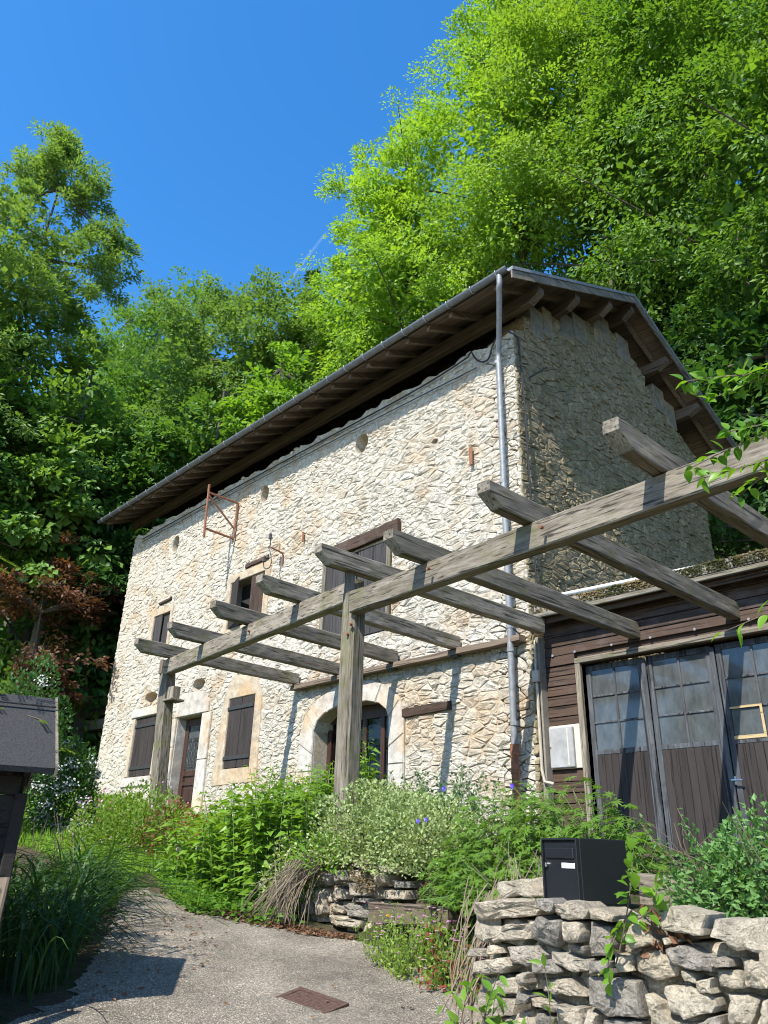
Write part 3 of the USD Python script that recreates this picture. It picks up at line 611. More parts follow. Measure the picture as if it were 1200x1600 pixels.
# roof: purlins, rafters, boards, covering, gutter
RX0, RX1, EY, EZ, RY, RZ, BY, BZ = -21.2, -5.82, 8.2, 10.40, 12.55, 12.42, 16.9, 10.42
sl = (RZ - EZ) / (RY - EY); slb = (RZ - BZ) / (BY - RY)
def rz(y): return EZ + sl * (y - EY) if y <= RY else RZ - slb * (y - RY)
roof = house.part('roof', extrude(Polygon([(EY, EZ), (RY, RZ), (BY, BZ), (BY, BZ + .05), (RY, RZ + .055), (EY, EZ + .05)]), 0, RX1 - RX0, lambda u, v, w: np.stack([RX0 + w, u, v], -1)), ZINCDARK)
ang = math.atan(sl)
def along(y, d): return y, rz(y) - d
nb = 26
for side in (0, 1):
    e = np.linspace(EY + .01, RY - .01, nb + 1) if side == 0 else np.linspace(RY + .01, BY - .01, nb + 1)
    for i, (a, b) in enumerate(zip(e, e[1:])):
        d0 = .03; s_ = .004
        q = Polygon([(a + s_, rz(a + s_) - d0), (b - s_, rz(b - s_) - d0), (b - s_, rz(b - s_) - .004), (a + s_, rz(a + s_) - .004)])
        house.part('soffit_board', extrude(q, .02, RX1 - RX0 - .02, lambda u, v, w: np.stack([RX0 + w, u, v], -1)), WROOF[0], under=roof)
xr = list(np.arange(RX0 + .35, HX1 - .4, .545)) + [HX1 + .22]
for x in xr:
    for a, b in ((EY + .06, RY - .02), (RY + .02, BY - .06)):
        if b > 14 and x < -7.2: continue
        q = Polygon([(a, rz(a) - .15), (b, rz(b) - .15), (b, rz(b) - .032), (a, rz(a) - .032)])
        house.part('rafter', extrude(q, x - .04 - RX0, x + .04 - RX0, lambda u, v, w: np.stack([RX0 + w, u, v], -1)), WROOF[1], under=roof)
for y in (9.14, 10.35, 11.6, 12.55, 13.9, 15.2):
    zt = rz(y) - .155 - (.02 if y != 12.55 else .03)
    x0 = RX0 + .2 if y < 9.5 else HX1 - 3
    house.part('purlin', beam((RX1 - .06, y, zt - .12), (x0, y, zt - .12), .16, .24, c=.01, seg=2, cut0=.22), WROOF[0], under=roof)
# bargeboards and the bright verge flashing
for a, b in ((EY - .02, RY), (RY, BY)):
    q = Polygon([(a, rz(a) - .15), (b, rz(b) - .15), (b, rz(b) + .03), (a, rz(a) + .03)])
    house.part('bargeboard', extrude(q, RX1 - RX0 + .002, RX1 - RX0 + .03, lambda u, v, w: np.stack([RX0 + w, u, v], -1)), WGREY[1], under=roof)
    house.part('verge_flashing', extrude(Polygon([(a, rz(a) + .02), (b, rz(b) + .02), (b, rz(b) + .085), (a, rz(a) + .085)]), RX1 - RX0 - .1, RX1 - RX0 + .045, lambda u, v, w: np.stack([RX0 + w, u, v], -1)), ZINC, under=roof)
t = np.linspace(math.pi, 2 * math.pi, 9); gy, gzz = EY - .07, EZ + .045
prof = [(gy + .075 * math.cos(a), gzz + .075 * math.sin(a)) for a in t] + [(gy + .066 * math.cos(a), gzz + .066 * math.sin(a)) for a in t[::-1]]
gut = house.part('gutter', extrude(Polygon(prof), 0, RX1 - RX0 - .02, lambda u, v, w: np.stack([RX0 + w, u, v], -1)), ZINCDARK)
br = MB()
for x in np.arange(RX0 + .3, RX1, .55): br.add(*tube([(x, gy + .082 * math.cos(a), gzz + .082 * math.sin(a)) for a in np.linspace(math.pi * .95, math.pi * 1.75, 7)], .012, 5))
house.part('gutter_bracket', br, ZINC, under=gut, kind='stuff')
dp = MB(); dp.add(*tube(np.vstack([[(-6.02, gy, gzz - .05), (-6.02, gy, gzz - .22)], bez((-6.05, gy + .02, gzz - .28), (-6.2, 8.35, 10.0), (-6.62, 8.82, 9.55), 6), [(-6.67, 8.86, 9.42), (-6.68, 8.86, 6.0), (-6.70, 8.86, 2.93)]]), .048, 12))
down = house.part('downpipe', dp, ZINC, smooth=40, label='grey zinc downpipe at the front corner')
col = MB()
for z in (9.3, 7.0, 4.6, 4.25, 3.2): house.part('pipe_collar', tube([(-6.69, 8.86, z), (-6.69, 8.86, z + .06)], .056, 12), ZINC, under=down)
house.part('cast_iron_foot', MB().add(*tube([(-6.70, 8.86, 2.95), (-6.70, 8.86, 2.82), (-6.705, 8.86, 2.80), (-6.71, 8.86, 1.5)], [.066, .066, .056, .056], 12)).add(*tube([(-6.705, 8.86, 2.62), (-6.705, 8.86, 2.56)], .068, 12)), RUST, under=down)
cb = MB(); cb.add(*tube(np.vstack([bez((-19.8, 8.93, 9.72), (-15, 8.93, 9.78), (-9.7, 8.93, 9.74), 8), bez((-9.6, 8.93, 9.74), (-8.2, 8.92, 9.72), (-7.4, 8.92, 9.84), 6), bez((-7.3, 8.9, 9.9), (-7.15, 8.9, 9.5), (-6.95, 8.92, 9.55), 6), bez((-6.9, 8.92, 9.6), (-6.75, 8.9, 10.05), (-6.5, 8.92, 9.95), 6), [(-6.36, 9.05, 9.8), (-6.35, 9.1, 8.5), (-6.35, 9.12, 5.0)]]), .016, 6))
cb.add(*tube(bez((-19.8, 8.93, 9.62), (-13, 8.93, 9.68), (-7.2, 8.93, 9.52), 12), .01, 5)); house.part('cable', cb, CABLE)
house.part('wall_hook', beam((-6.4, 9.35, 9.12), (-6.05, 9.4, 9.2), .03, .03), IRON)
house.part('ledger_board', beam((-11.95, 8.9, 4.40), (-6.50, 8.9, 4.43), .16, .09, seg=10, rough=.02, seed=4), WROOF[0])
an = MB(); an.add(*beam((-7.40, 8.93, 7.62), (-7.40, 8.93, 7.96), .07, .03, up=(0, 1, 0)))
house.part('wall_anchor', an, RUST); house.part('wall_anchor', beam((-12.05, 8.94, 7.5), (-12.05, 8.94, 7.72), .05, .03, up=(0, 1, 0)), RUST)
for z0, z1, y0, y1 in ((1.2, 4.45, 9.03, 9.2),): house.part('concrete_pier', cbox(-6.40, -6.33, y0 + .02, y1, z0, z1, .008), CEMENT)

# iron bracket high on the front wall
ib = Thing('iron_wall_bracket', 'rusty iron triangular hoist bracket sticking out high on the house front', 'bracket', (-14.8, 8.95, 8.3))
ib.part('wall_bar', beam((-14.8, 8.93, 8.25), (-14.8, 8.93, 9.3), .05, .04, up=(0, 1, 0)), RUST)
ib.part('outer_bar', beam((-14.77, 8.12, 8.12), (-14.83, 8.12, 9.5), .05, .045, up=(0, 1, 0)), RUST)
ib.part('top_arm', beam((-14.8, 8.93, 9.27), (-14.8, 8.13, 9.28), .045, .045), RUST)
ib.part('lower_arm', beam((-14.8, 8.93, 8.33), (-14.8, 8.13, 8.36), .045, .045), RUST)
ib.part('brace', beam((-14.8, 8.92, 8.58), (-14.8, 8.14, 9.2), .04, .04), RUST)
ib.part('hook', tube([(-14.9, 8.12, 8.95), (-15.1, 8.12, 8.97)], .014, 6), RUST)
wi = Thing('insulator_bracket', 'small bent iron bracket with two dark insulators on the house front', 'bracket', (-12.75, 8.95, 7.3))
wi.part('arm', MB().add(*beam((-12.75, 8.96, 7.42), (-12.75, 8.62, 7.47), .035, .03)).add(*beam((-12.75, 8.95, 7.15), (-12.75, 8.95, 7.45), .04, .02, up=(0, 1, 0))), RUST)
t = np.linspace(0, 1, 12)
wi.part('hook', tube(np.vstack([[(-12.77, 8.62, 7.66), (-12.77, 8.62, 7.45)], bez((-12.77, 8.62, 7.4), (-12.55, 8.62, 6.95), (-12.8, 8.60, 6.98), 6), bez((-12.85, 8.6, 7.0), (-12.95, 8.6, 7.05), (-12.93, 8.6, 7.2), 5)]), .012, 6), IRON)
for x, z in ((-12.77, 7.66), (-12.93, 7.18)): wi.part('insulator', tube([(x, 8.61, z), (x, 8.61, z + .05), (x, 8.61, z + .06), (x, 8.61, z + .1), (x, 8.61, z + .13)], [.045, .045, .03, .04, .02], 8), PORC)

SHADEDW = wood_mat('shade_darkened_boards', 1, [(0, (.008, .007, .006)), (1, (.03, .026, .022))])  # dark wood colour deepened to hold the shade under the shed eave


class Turned:
    """turns meshes about an upright axis"""
    def __init__(s, t, ang, c): s.t, s.a, s.c = t, ang, np.array([c[0], c[1], 0.0])
    def part(s, n, m, *a, **k):
        v, f = m.get() if isinstance(m, MB) else m; ca, sa = math.cos(s.a), math.sin(s.a); d = np.array(v) - s.c
        return s.t.part(n, (np.stack([d[:, 0] * ca - d[:, 1] * sa, d[:, 0] * sa + d[:, 1] * ca, d[:, 2]], 1) + s.c, f), *a, **k)


# ---------------------------------------------------------------- garage against the gable
garage = Thing('garage', 'brown boarded lean-to garage with glazed folding doors and mossy flat roof', 'garage', (-6.4, 9.2, 1.5))
GY = 9.2; GX0, GX1 = -6.33, -0.4; DX0, DX1, DTOP = -5.76, -0.9, 4.0
core = MB()
core.add(*extrude(sbox(GX0, 1.2, GX1, 4.72).difference(sbox(DX0, 1.0, DX1, DTOP)), .03, .16, lambda u, v, w: np.stack([u, GY + w, v], -1)))
core.add(*cbox(GX1 - .15, GX1, GY + .17, 15.5, 1.2, 4.72)); core.add(*cbox(GX0, GX1, 15.4, 15.6, 1.2, 4.72))
garage.part('wall', core, WBROWN[0])
zb = 1.62; row = 0; rg = R_(8)
while zb < 4.66:
    h = .142 + rg.uniform(-.008, .008); z1 = min(zb + h, 4.70)
    for a, b in ([(GX0, DX0 - .085)] if zb < DTOP + .06 else [(GX0, -3.55 + .6 * (row % 3)), (-3.546 + .6 * (row % 3), GX1)]):
        if zb < DTOP + .06 and 2.62 < (zb + z1) / 2 < 3.2: continue
        v, f = cbox(a, b, 0, .022, 0, z1 - zb - .006, .003); v = np.array(v); v[:, 1] += GY - .002 - (1 - v[:, 2] / h) * .016 + rg.normal(0, .002); v[:, 2] += zb
        garage.part('siding_board', (v, f), WBROWN[0])
    zb = z1; row += 1
for x in (-6.19, -5.82, -5.24, -4.67, -4.07, -3.4): garage.part('bolt_head', tube([(x, GY - .03, 4.17), (x, GY - .012, 4.17)], .018, 8), ZINC)
garage.part('door_jamb', cbox(DX0 - .08, DX0, GY - .03, GY + .16, 1.5, DTOP, .006), WGREY[2]); garage.part('door_head', cbox(DX0 - .08, DX1 + .08, GY - .035, GY + .16, DTOP + .001, DTOP + .075, .006), WGREY[0])
# the doors: glazed leaves of two by three panes over upright boards
DYY = GY + .10; lw_ = .86; zs = 2.84; xx = DX0 + .006
for k in range(5):
    x0, x1 = xx + k * (lw_ + .06), xx + k * (lw_ + .06) + lw_
    f = MB(); f.add(*cbox(x0, x0 + .07, DYY, DYY + .05, 1.6, DTOP - .03, .005)); f.add(*cbox(x1 - .07, x1, DYY, DYY + .05, 1.6, DTOP - .03, .005)); f.add(*cbox(x0 + .071, x1 - .071, DYY + .002, DYY + .048, DTOP - .10, DTOP - .03, .005)); f.add(*cbox(x0 + .071, x1 - .071, DYY + .002, DYY + .048, zs - .06, zs, .005))
    leaf = garage.part('door_leaf', f, PAINTG)
    garage.part('cover_strip', cbox(x1 - .005, x1 + .055, DYY - .025, DYY - .002, 1.6, DTOP - .06, .006), PAINTG, under=leaf)
    px = np.linspace(x0 + .07, x1 - .07, 3); pz = np.linspace(zs, DTOP - .10, 4)
    b = MB(); b.add(*cbox(px[1] - .014, px[1] + .014, DYY + .004, DYY + .04, zs, DTOP - .10, .004))
    for z in pz[1:3]: b.add(*cbox(px[0], px[1] - .0145, DYY + .006, DYY + .038, z - .013, z + .013, .004)); b.add(*cbox(px[1] + .0145, px[2], DYY + .006, DYY + .038, z - .013, z + .013, .004))
    garage.part('glazing_bar', b, PAINTG, under=leaf)
    for i in range(2):
        for j in range(3): garage.part('pane', cbox(px[i] + .004, px[i + 1] - .004, DYY + .022, DYY + .026, pz[j] + .004, pz[j + 1] - .004), GLASS, under=leaf)
    if k == 2:
        y_ = MB(); y_.add(*cbox(px[0], px[1] + .014, DYY - .004, DYY + .003, zs - .01, zs + .03, .002)); y_.add(*cbox(px[0], px[1] + .014, DYY - .004, DYY + .003, pz[1] - .014, pz[1] + .014, .002)); y_.add(*cbox(px[1] - .015, px[1] + .015, DYY - .006, DYY + .002, zs + .03, pz[1] - .014, .002))
        garage.part('repair_batten', y_, PALEW, under=leaf, label='bare yellow battens round one replaced pane')
    e = np.linspace(x0 + .07, x1 - .07, 8)
    for a, c in zip(e, e[1:]): garage.part('door_board', cbox(a + .002, c - .002, DYY + .004 + rg.uniform(0, .003), DYY + .03, 1.62, zs - .062, .004), WDARK[2], under=leaf)
garage.part('door_handle', MB().add(*cbox(-3.96, -3.90, DYY - .012, DYY + .003, 2.33, 2.43, .004)).add(*tube([(-3.93, DYY - .01, 2.38), (-3.93, DYY - .06, 2.38), (-3.80, DYY - .065, 2.375)], .011, 8)), CHROME)
inner = MB(); inner.add(*cbox(-5.60, -5.50, DYY + .12, DYY + .2, 1.6, 3.8)); garage.part('inside_post', inner, PALEW)
garage.part('floor', cbox(GX0, GX1, GY - .3, 15.5, 1.45, 1.585), CEMENT)
# meter box on a white board
garage.part('white_backboard', cbox(-6.33, DX0 - .085, GY - .022, GY + .03, 2.62, 3.19, .004), WHITEB)
mbx = garage.part('meter_box', cbox(-6.31, -5.93, GY - .075, GY - .023, 2.63, 3.16, .01), CABINET)
garage.part('box_lid_strip', cbox(-6.02, -6.0, GY - .079, GY - .0755, 2.65, 3.14, .002), WHITEB, under=mbx)
garage.part('screw', tube([(-6.29, GY - .082, 2.9), (-6.29, GY - .075, 2.9)], .012, 6), RUST, under=mbx)
cd = MB(); cd.add(*tube([(-6.365, 9.01, 4.4), (-6.37, 9.0, 3.95)], .018, 8)); cd.add(*tube([(-6.365, 9.0, 3.78), (-6.365, 9.0, 2.6), (-6.33, 9.0, 2.45), (-6.2, 9.02, 2.42)], .022, 8)); garage.part('conduit', cd, BEIGE)
garage.part('junction_box', cbox(-6.42, -6.31, 8.96, 9.02, 3.79, 3.95, .008), BEIGE)
# roof: deck, pale drip board, moss along the edge
RFX0 = -6.30
rf = garage.part('roof', extrude(Polygon([(8.93, 4.74), (15.8, 5.05), (15.8, 5.16), (8.93, 4.86)]), 0, 6.2, lambda u, v, w: np.stack([RFX0 + w, u, v], -1)), FELT)
garage.part('drip_board', beam((RFX0, 8.915, 4.71), (-.1, 8.915, 4.68), .05, .06, seg=4), WGREY[0], under=rf)
garage.part('fascia', cbox(RFX0, -.1, 9.0, 9.03, 4.60, 4.735), WBROWN[0], under=rf)
rg = R_(31); n = 15000
mx = rg.uniform(RFX0 + .05, -.2, n); my = 8.93 + np.abs(rg.normal(0, .3, n)); dens = fbm(np.stack([mx * 1.2, my * 2, 0 * mx], 1), 3, 9) + .06 * (mx + 4.5); k = dens > .36
mx, my = mx[k], my[k]; front = rg.random(len(mx)) < .4
mz = np.where(front, rg.uniform(4.75, 4.88, len(mx)), 4.865 + (my - 8.93) * .045); my = np.where(front, 8.925, my)
garage.part('moss', chips(np.column_stack([mx, my, mz]), rg.uniform(.015, .045, len(mx)), 32, .7), MOSS, under=rf, kind='stuff')
cs = MB()
xg = np.linspace(RFX0 + .02, -.12, 60)
for a, b in zip(xg, xg[1:]): cs.add(*cbox(a, b, 8.905 + rg.uniform(0, .012), 8.928, 4.745, 4.865 + rg.uniform(-.008, .012), .006))
garage.part('roof_edge', cs, CEMENT, under=rf)
wp = solo('roof_pipe', MB().add(*tube([(-6.25, 9.55, 5.12), (-6.2, 9.5, 5.16), (-3.6, 9.62, 5.10), (-3.45, 9.66, 5.04)], .035, 10)), WHITEP, 'white plastic pipe lying along the mossy garage roof edge', 'pipe', smooth=40)

# ---------------------------------------------------------------- pergola
perg = Thing('pergola', 'big weathered grey timber pergola with two posts in front of the farmhouse', 'pergola', (-6.1, 5.4, 1.3))
def lerp(a, b, t): return np.asarray(a, float) + (np.asarray(b, float) - np.asarray(a, float)) * t
LA, LB = V3(-11.86, 6.11, 4.45), V3(-6.40, 5.53, 4.45)       # top front edge of the left beam
RA, RB = V3(-6.17, 5.27, 4.18), V3(-0.2, 4.86, 4.18)
for a, b, sd in ((LA, LB, 1), (RA, RB, 2)):
    off = V3(.01, .075, -.125); perg.part('beam', beam(a + off, b + off, .15, .25, c=.012, seg=26, rough=.010, seed=sd), WGREY[0])
def post(x, y, z1, zb, dx, dy, sd):
    p = perg.part('post', beam((x + dx, y + dy, zb), (x, y, z1), .21, .22, up=(0, 1, 0), c=.035, seg=20, rough=.014, seed=sd), WGREY[2]); return p
post(-6.25, 5.42, 4.19, 1.0, -.01, 0, 5)
perg.part('post_tenon', beam((-6.30, 5.38, 4.19), (-6.30, 5.38, 4.46), .08, .12, up=(0, 1, 0), c=.02, seg=3, rough=.01, seed=8), WGREY[2])
lp = post(-11.93, 6.22, 4.22, 1.3, .34, 0, 6)
perg.part('post_tenon', beam((-11.98, 6.13, 4.22), (-11.98, 6.13, 4.46), .09, .10, up=(0, 1, 0), c=.02, seg=3, rough=.01, seed=9), WGREY[2])
perg.part('wood_block', beam((-11.70, 6.25, 3.78), (-11.70, 6.25, 3.98), .2, .14, up=(0, 1, 0), c=.01, rough=.01), WGREY[2], under=lp)
perg.part('block_shelf', cbox(-11.82, -11.54, 6.12, 6.38, 3.74, 3.775, .006), WGREY[0], under=lp)
# rafters: tip, foot against wall
RAF = [((-11.72, 5.47), (-11.90, 8.93), 4.56), ((-10.42, 5.35), (-10.62, 8.93), 4.56), ((-9.0, 5.22), (-9.18, 8.93), 4.56), ((-7.63, 5.03), (-7.78, 8.93), 4.56), ((-6.28, 4.88), (-6.22, 8.98), 4.56),
       ((-4.96, 4.70), (-4.88, 9.19), 4.29), ((-3.62, 4.52), (-3.56, 9.19), 4.29), ((-2.33, 4.38), (-2.26, 9.19), 4.29), ((-1.0, 4.25), (-.95, 9.19), 4.29)]
for k, (a, b, z) in enumerate(RAF): perg.part('rafter', beam((*a, z), (*b, z + .01), .135, .21, c=.010, seg=26, rough=.010, seed=20 + k, cut0=.16), WGREY[1])
for q in ((-6.15, 5.31, 3.80), (-6.2, 5.31, 3.70), (-11.80, 6.09, 4.3), (-8.9, 5.86 - .07, 4.33), (-3.4, 5.02, 4.06), (-4.8, 5.115, 4.06)): perg.part('bolt', tube([q, (q[0], q[1] - .035, q[2])], .016, 8), RUST)
perg.part('rafter_bracket', MB().add(*cbox(-7.86, -7.72, 8.84, 8.95, 4.35, 4.45)).add(*cbox(-9.26, -9.12, 8.84, 8.95, 4.35, 4.45)), IRON)

# ---------------------------------------------------------------- dry stone walls, rail steps, letter box
WALL_STONES = [
[ (-3.005,1.285),(-2.813,1.305),(-2.624,1.316),(-2.594,1.270),(-2.637,1.235),(-2.980,1.188),(-3.006,1.240) ],
[ (-2.582,1.324),(-2.501,1.331),(-2.448,1.310),(-2.475,1.260),(-2.575,1.269) ],
[ (-2.471,1.304),(-2.339,1.325),(-2.277,1.283),(-2.295,1.242),(-2.439,1.230),(-2.479,1.265) ],
[ (-2.283,1.296),(-2.210,1.300),(-2.136,1.275),(-2.147,1.238),(-2.266,1.244) ],
[ (-2.988,1.172),(-2.615,1.209),(-2.636,1.132),(-2.770,1.110),(-2.946,1.093) ],
[ (-2.632,1.189),(-2.564,1.242),(-2.431,1.232),(-2.429,1.160),(-2.479,1.111),(-2.620,1.131) ],
[ (-2.420,1.231),(-2.299,1.237),(-2.305,1.148),(-2.423,1.149) ],
[ (-2.289,1.234),(-2.171,1.234),(-2.175,1.103),(-2.303,1.088) ],
[ (-2.421,1.136),(-2.305,1.139),(-2.317,1.092),(-2.416,1.105) ],
[ (-2.788,1.094),(-2.589,1.117),(-2.552,1.073),(-2.579,1.023),(-2.725,1.018) ],
[ (-3.039,1.063),(-2.911,1.072),(-2.927,1.028),(-3.040,1.018) ],
[ (-2.897,1.090),(-2.797,1.092),(-2.790,1.055),(-2.895,1.042) ],
[ (-2.985,1.009),(-2.799,1.046),(-2.725,1.015),(-2.795,0.965),(-2.978,0.952) ],
[ (-2.519,1.096),(-2.420,1.100),(-2.301,1.080),(-2.309,1.029),(-2.412,1.016),(-2.519,1.040) ],
[ (-2.626,1.044),(-2.526,1.071),(-2.443,1.004),(-2.614,0.984) ],
[ (-2.289,1.082),(-2.170,1.089),(-2.176,1.032),(-2.289,1.020) ],
[ (-2.160,1.117),(-2.066,1.121),(-2.068,1.054),(-2.153,1.038) ],
[ (-2.080,1.112),(-1.958,1.154),(-1.861,1.095),(-1.880,1.049),(-1.976,1.018),(-2.061,1.052) ],
[ (-2.103,1.258),(-2.020,1.276),(-1.973,1.237),(-1.938,1.168),(-2.051,1.138),(-2.091,1.187) ],
[ (-1.918,1.314),(-1.822,1.330),(-1.693,1.307),(-1.702,1.217),(-1.813,1.218),(-1.924,1.225) ],
[ (-1.684,1.291),(-1.558,1.303),(-1.429,1.309),(-1.453,1.172),(-1.568,1.180),(-1.684,1.218) ],
[ (-1.898,1.159),(-1.805,1.192),(-1.685,1.143),(-1.682,1.089),(-1.797,1.086),(-1.878,1.103) ],
[ (-1.701,1.144),(-1.608,1.148),(-1.600,1.116),(-1.702,1.106) ],
[ (-1.602,1.158),(-1.455,1.162),(-1.474,1.056),(-1.569,1.050) ],
[ (-1.835,1.086),(-1.768,1.085),(-1.770,1.037),(-1.831,1.039) ],
[ (-1.680,1.103),(-1.579,1.113),(-1.575,1.043),(-1.691,1.030) ],
[ (-1.769,1.056),(-1.695,1.078),(-1.695,1.010),(-1.772,1.003) ],
[ (-1.939,1.016),(-1.805,1.033),(-1.685,1.002),(-1.705,0.942),(-1.824,0.906),(-1.923,0.940) ],
[ (-2.307,1.018),(-2.170,1.028),(-2.052,1.023),(-2.044,0.879),(-2.202,0.866),(-2.313,0.892) ],
[ (-2.033,0.990),(-1.958,0.966),(-1.966,0.860),(-2.023,0.852) ],
[ (-1.656,1.029),(-1.522,1.020),(-1.571,0.916),(-1.657,0.903) ],
[ (-2.612,0.969),(-2.414,0.996),(-2.327,0.922),(-2.451,0.912),(-2.600,0.910) ],
[ (-2.636,0.893),(-2.483,0.886),(-2.502,0.836),(-2.620,0.853) ],
[ (-2.480,0.879),(-2.337,0.889),(-2.345,0.806),(-2.491,0.785) ],
[ (-2.620,0.844),(-2.499,0.826),(-2.507,0.773),(-2.645,0.753) ],
[ (-2.710,0.987),(-2.632,0.996),(-2.620,0.941),(-2.698,0.921) ],
[ (-2.718,0.907),(-2.639,0.895),(-2.642,0.850),(-2.716,0.845) ],
[ (-1.950,0.936),(-1.906,0.904),(-1.825,0.896),(-1.836,0.859),(-1.963,0.841) ],
[ (-1.818,0.903),(-1.694,0.942),(-1.688,0.881),(-1.825,0.861) ],
[ (-1.517,1.016),(-1.476,1.043),(-1.501,0.908),(-1.565,0.899) ],
[ (-2.257,0.855),(-2.051,0.873),(-2.038,0.830),(-2.263,0.798) ],
[ (-1.902,1.201),(-1.817,1.208),(-1.815,1.188),(-1.899,1.165) ],
[ (-2.330,0.888),(-2.267,0.868),(-2.274,0.796),(-2.338,0.787) ],
[ (-2.991,0.941),(-2.728,0.965),(-2.723,0.885),(-2.937,0.859),(-2.993,0.876) ],
[ (-2.937,0.853),(-2.725,0.875),(-2.722,0.796),(-2.923,0.769) ],
[ (-2.924,0.762),(-2.646,0.839),(-2.652,0.741),(-2.926,0.701) ],
]
SIDE_STONES = [
[ (-5.855,1.479),(-5.781,1.489),(-5.641,1.443),(-5.628,1.365),(-5.844,1.400) ],
[ (-5.859,1.355),(-5.737,1.388),(-5.654,1.306),(-5.747,1.265),(-5.843,1.279) ],
[ (-5.651,1.369),(-5.586,1.389),(-5.362,1.347),(-5.360,1.279),(-5.496,1.243),(-5.640,1.317) ],
[ (-5.872,1.269),(-5.609,1.266),(-5.496,1.253),(-5.493,1.164),(-5.800,1.158) ],
[ (-5.949,1.081),(-5.602,1.108),(-5.562,0.984),(-5.882,0.981) ],
[ (-6.202,0.983),(-5.943,0.994),(-5.688,0.966),(-5.732,0.898),(-6.164,0.907) ],
[ (-6.075,1.339),(-5.873,1.381),(-5.848,1.278),(-6.016,1.254) ],
[ (-5.540,1.425),(-5.283,1.413),(-5.123,1.354),(-5.390,1.359) ],
[ (-5.329,1.310),(-5.148,1.300),(-5.147,1.246),(-5.278,1.240) ],
[ (-6.397,1.181),(-6.237,1.206),(-6.194,0.996),(-6.342,0.952) ],
[ (-6.192,1.118),(-5.954,1.063),(-5.958,1.002),(-6.151,1.002) ],
[ (-6.605,1.191),(-6.413,1.180),(-6.385,0.967),(-6.589,0.958) ],
[ (-6.114,1.242),(-5.897,1.202),(-5.921,1.117),(-6.114,1.125) ],
[ (-5.894,1.157),(-5.561,1.149),(-5.568,1.114),(-5.875,1.093) ],
[ (-5.467,1.224),(-5.121,1.235),(-5.120,1.157),(-5.475,1.146) ],
[ (-6.281,1.337),(-6.084,1.333),(-6.129,1.232),(-6.232,1.219) ],
]
BACK_STONES = [
[ (-3.013,1.383),(-2.804,1.408),(-2.694,1.424),(-2.702,1.312),(-2.994,1.298) ],
]



def fieldstone(poly, y, depth, rg, frame=None, rel=.05):
    """a broken block: uneven outline, faceted and tilted front"""
    g = Polygon(poly).buffer(-.009, join_style='mitre').buffer(.004)
    if g.is_empty or g.geom_type != 'Polygon': g = Polygon(poly)
    L = g.exterior.length; c = np.array(g.segmentize(max(L / 22, .02)).exterior.coords)[:-1]
    if not g.exterior.is_ccw: c = c[::-1]
    n = len(c); m = c.mean(0); sd = int(rg.integers(1e6)); c = c + (fbm(np.column_stack([c * 26, np.full(n, sd % 97)]), 2, sd)[:, None] - .5) * .03 * unit(c - m)
    size = math.sqrt(g.area); tilt = rg.normal(0, .14, 2); tilt[1] += .12; U, Vv, W = [], [], []
    k_ = rg.normal(0, 1, (6, 2)); off = rg.uniform(-.35, .1, 6) * size
    rings = [(1.0, depth), (1.0, rel * .5), (.97, rel * .15), (.80, 0.0), (.55, 0.0), (.28, 0.0)]
    for s, w in rings:
        q = m + (c - m) * s; facet = np.max((q - m) @ k_.T * .30 + off[None] * .30, 1)
        rough = (fbm(np.column_stack([q * 26, np.full(n, sd % 89)]), 3, sd + 3) - .5) * .045
        ww = w + (np.where(w < depth * .9, 1.0, 0.0)) * (facet * .8 + rough + (q - m) @ tilt)
        U.append(q[:, 0]); Vv.append(q[:, 1]); W.append(ww)
    U = np.r_[np.concatenate(U), m[0]]; Vv = np.r_[np.concatenate(Vv), m[1]]; W = np.r_[np.concatenate(W), W[-1].mean() - .004]
    F = []; k = np.arange(n); j = (k + 1) % n
    for i in range(len(rings) - 1): F += [np.stack([k, j, j + n], 1) + i * n, np.stack([k, j + n, k + n], 1) + i * n]
    F.append(np.stack([k + 5 * n, j + 5 * n, np.full(n, 6 * n)], 1)); F = np.vstack(F)
    fr_ = frame or (lambda u, v, w: np.stack([u, y + w, v], -1))
    return fr_(U, Vv, W), F


rg = R_(77)
dw = Thing('dry_stone_wall', 'low dry stone retaining wall of big grey and cream blocks under the black mailbox', 'stone wall', (-2.2, 3.5, .5))
for i, p in enumerate(WALL_STONES):
    cx_ = np.mean([q[0] for q in p]); pale = cx_ > -2.12 and rg.random() < .8
    v, f = fieldstone(p, 3.5 + rg.uniform(-.03, .03), .24, rg); dw.part('stone', (v, f), DRYPALE if pale else DRYSTONE)
for p in BACK_STONES: dw.part('stone', fieldstone(p, 3.72, .25, rg), DRYPALE)
def fill(poly, rows, wid, seed): return rubble(poly, seed, rows=rows, wid=wid)
core = MB()
for g in fill(sbox(-3.0, .35, .6, 1.22), (.12, .2), (.15, .4), 21):       # the stones glimpsed in the gaps, and those below and beside the picture
    c = np.array(g.simplify(.02).exterior.coords)[:-1]; low = c[:, 1].mean() < .80 or c[:, 0].mean() > -1.38
    core.add(*fieldstone(c, 3.50 if low else 3.60, .2, rg))
dw.part('inner_stones', core, DRYSTONE, kind='stuff')
END = lambda u, v, w: np.stack([-3.03 + w + 0 * u, u, v], -1)
for g in fill(sbox(3.56, .5, 4.5, 1.26), (.14, .22), (.2, .4), 23):
    c = np.array(g.simplify(.02).exterior.coords)[:-1]; v, f = fieldstone(c, 0, .2, rg, frame=lambda u, v, w: np.stack([-3.05 + w - .62 * np.maximum(u - 4.2, 0), u, v], -1)); dw.part('stone', (v, f[:, ::-1]), DRYSTONE)
dw.part('earth_core', cbox(-2.95, .9, 3.68, 3.8, .3, 1.17), GROUND)
solo('old_board', beam((-2.42, 4.32, 1.36), (-1.75, 4.22, 1.345), .09, .16, c=.01, seg=8, rough=.015, seed=61), WGREY[0], 'old grey board lying in the bed behind the vine', 'board')
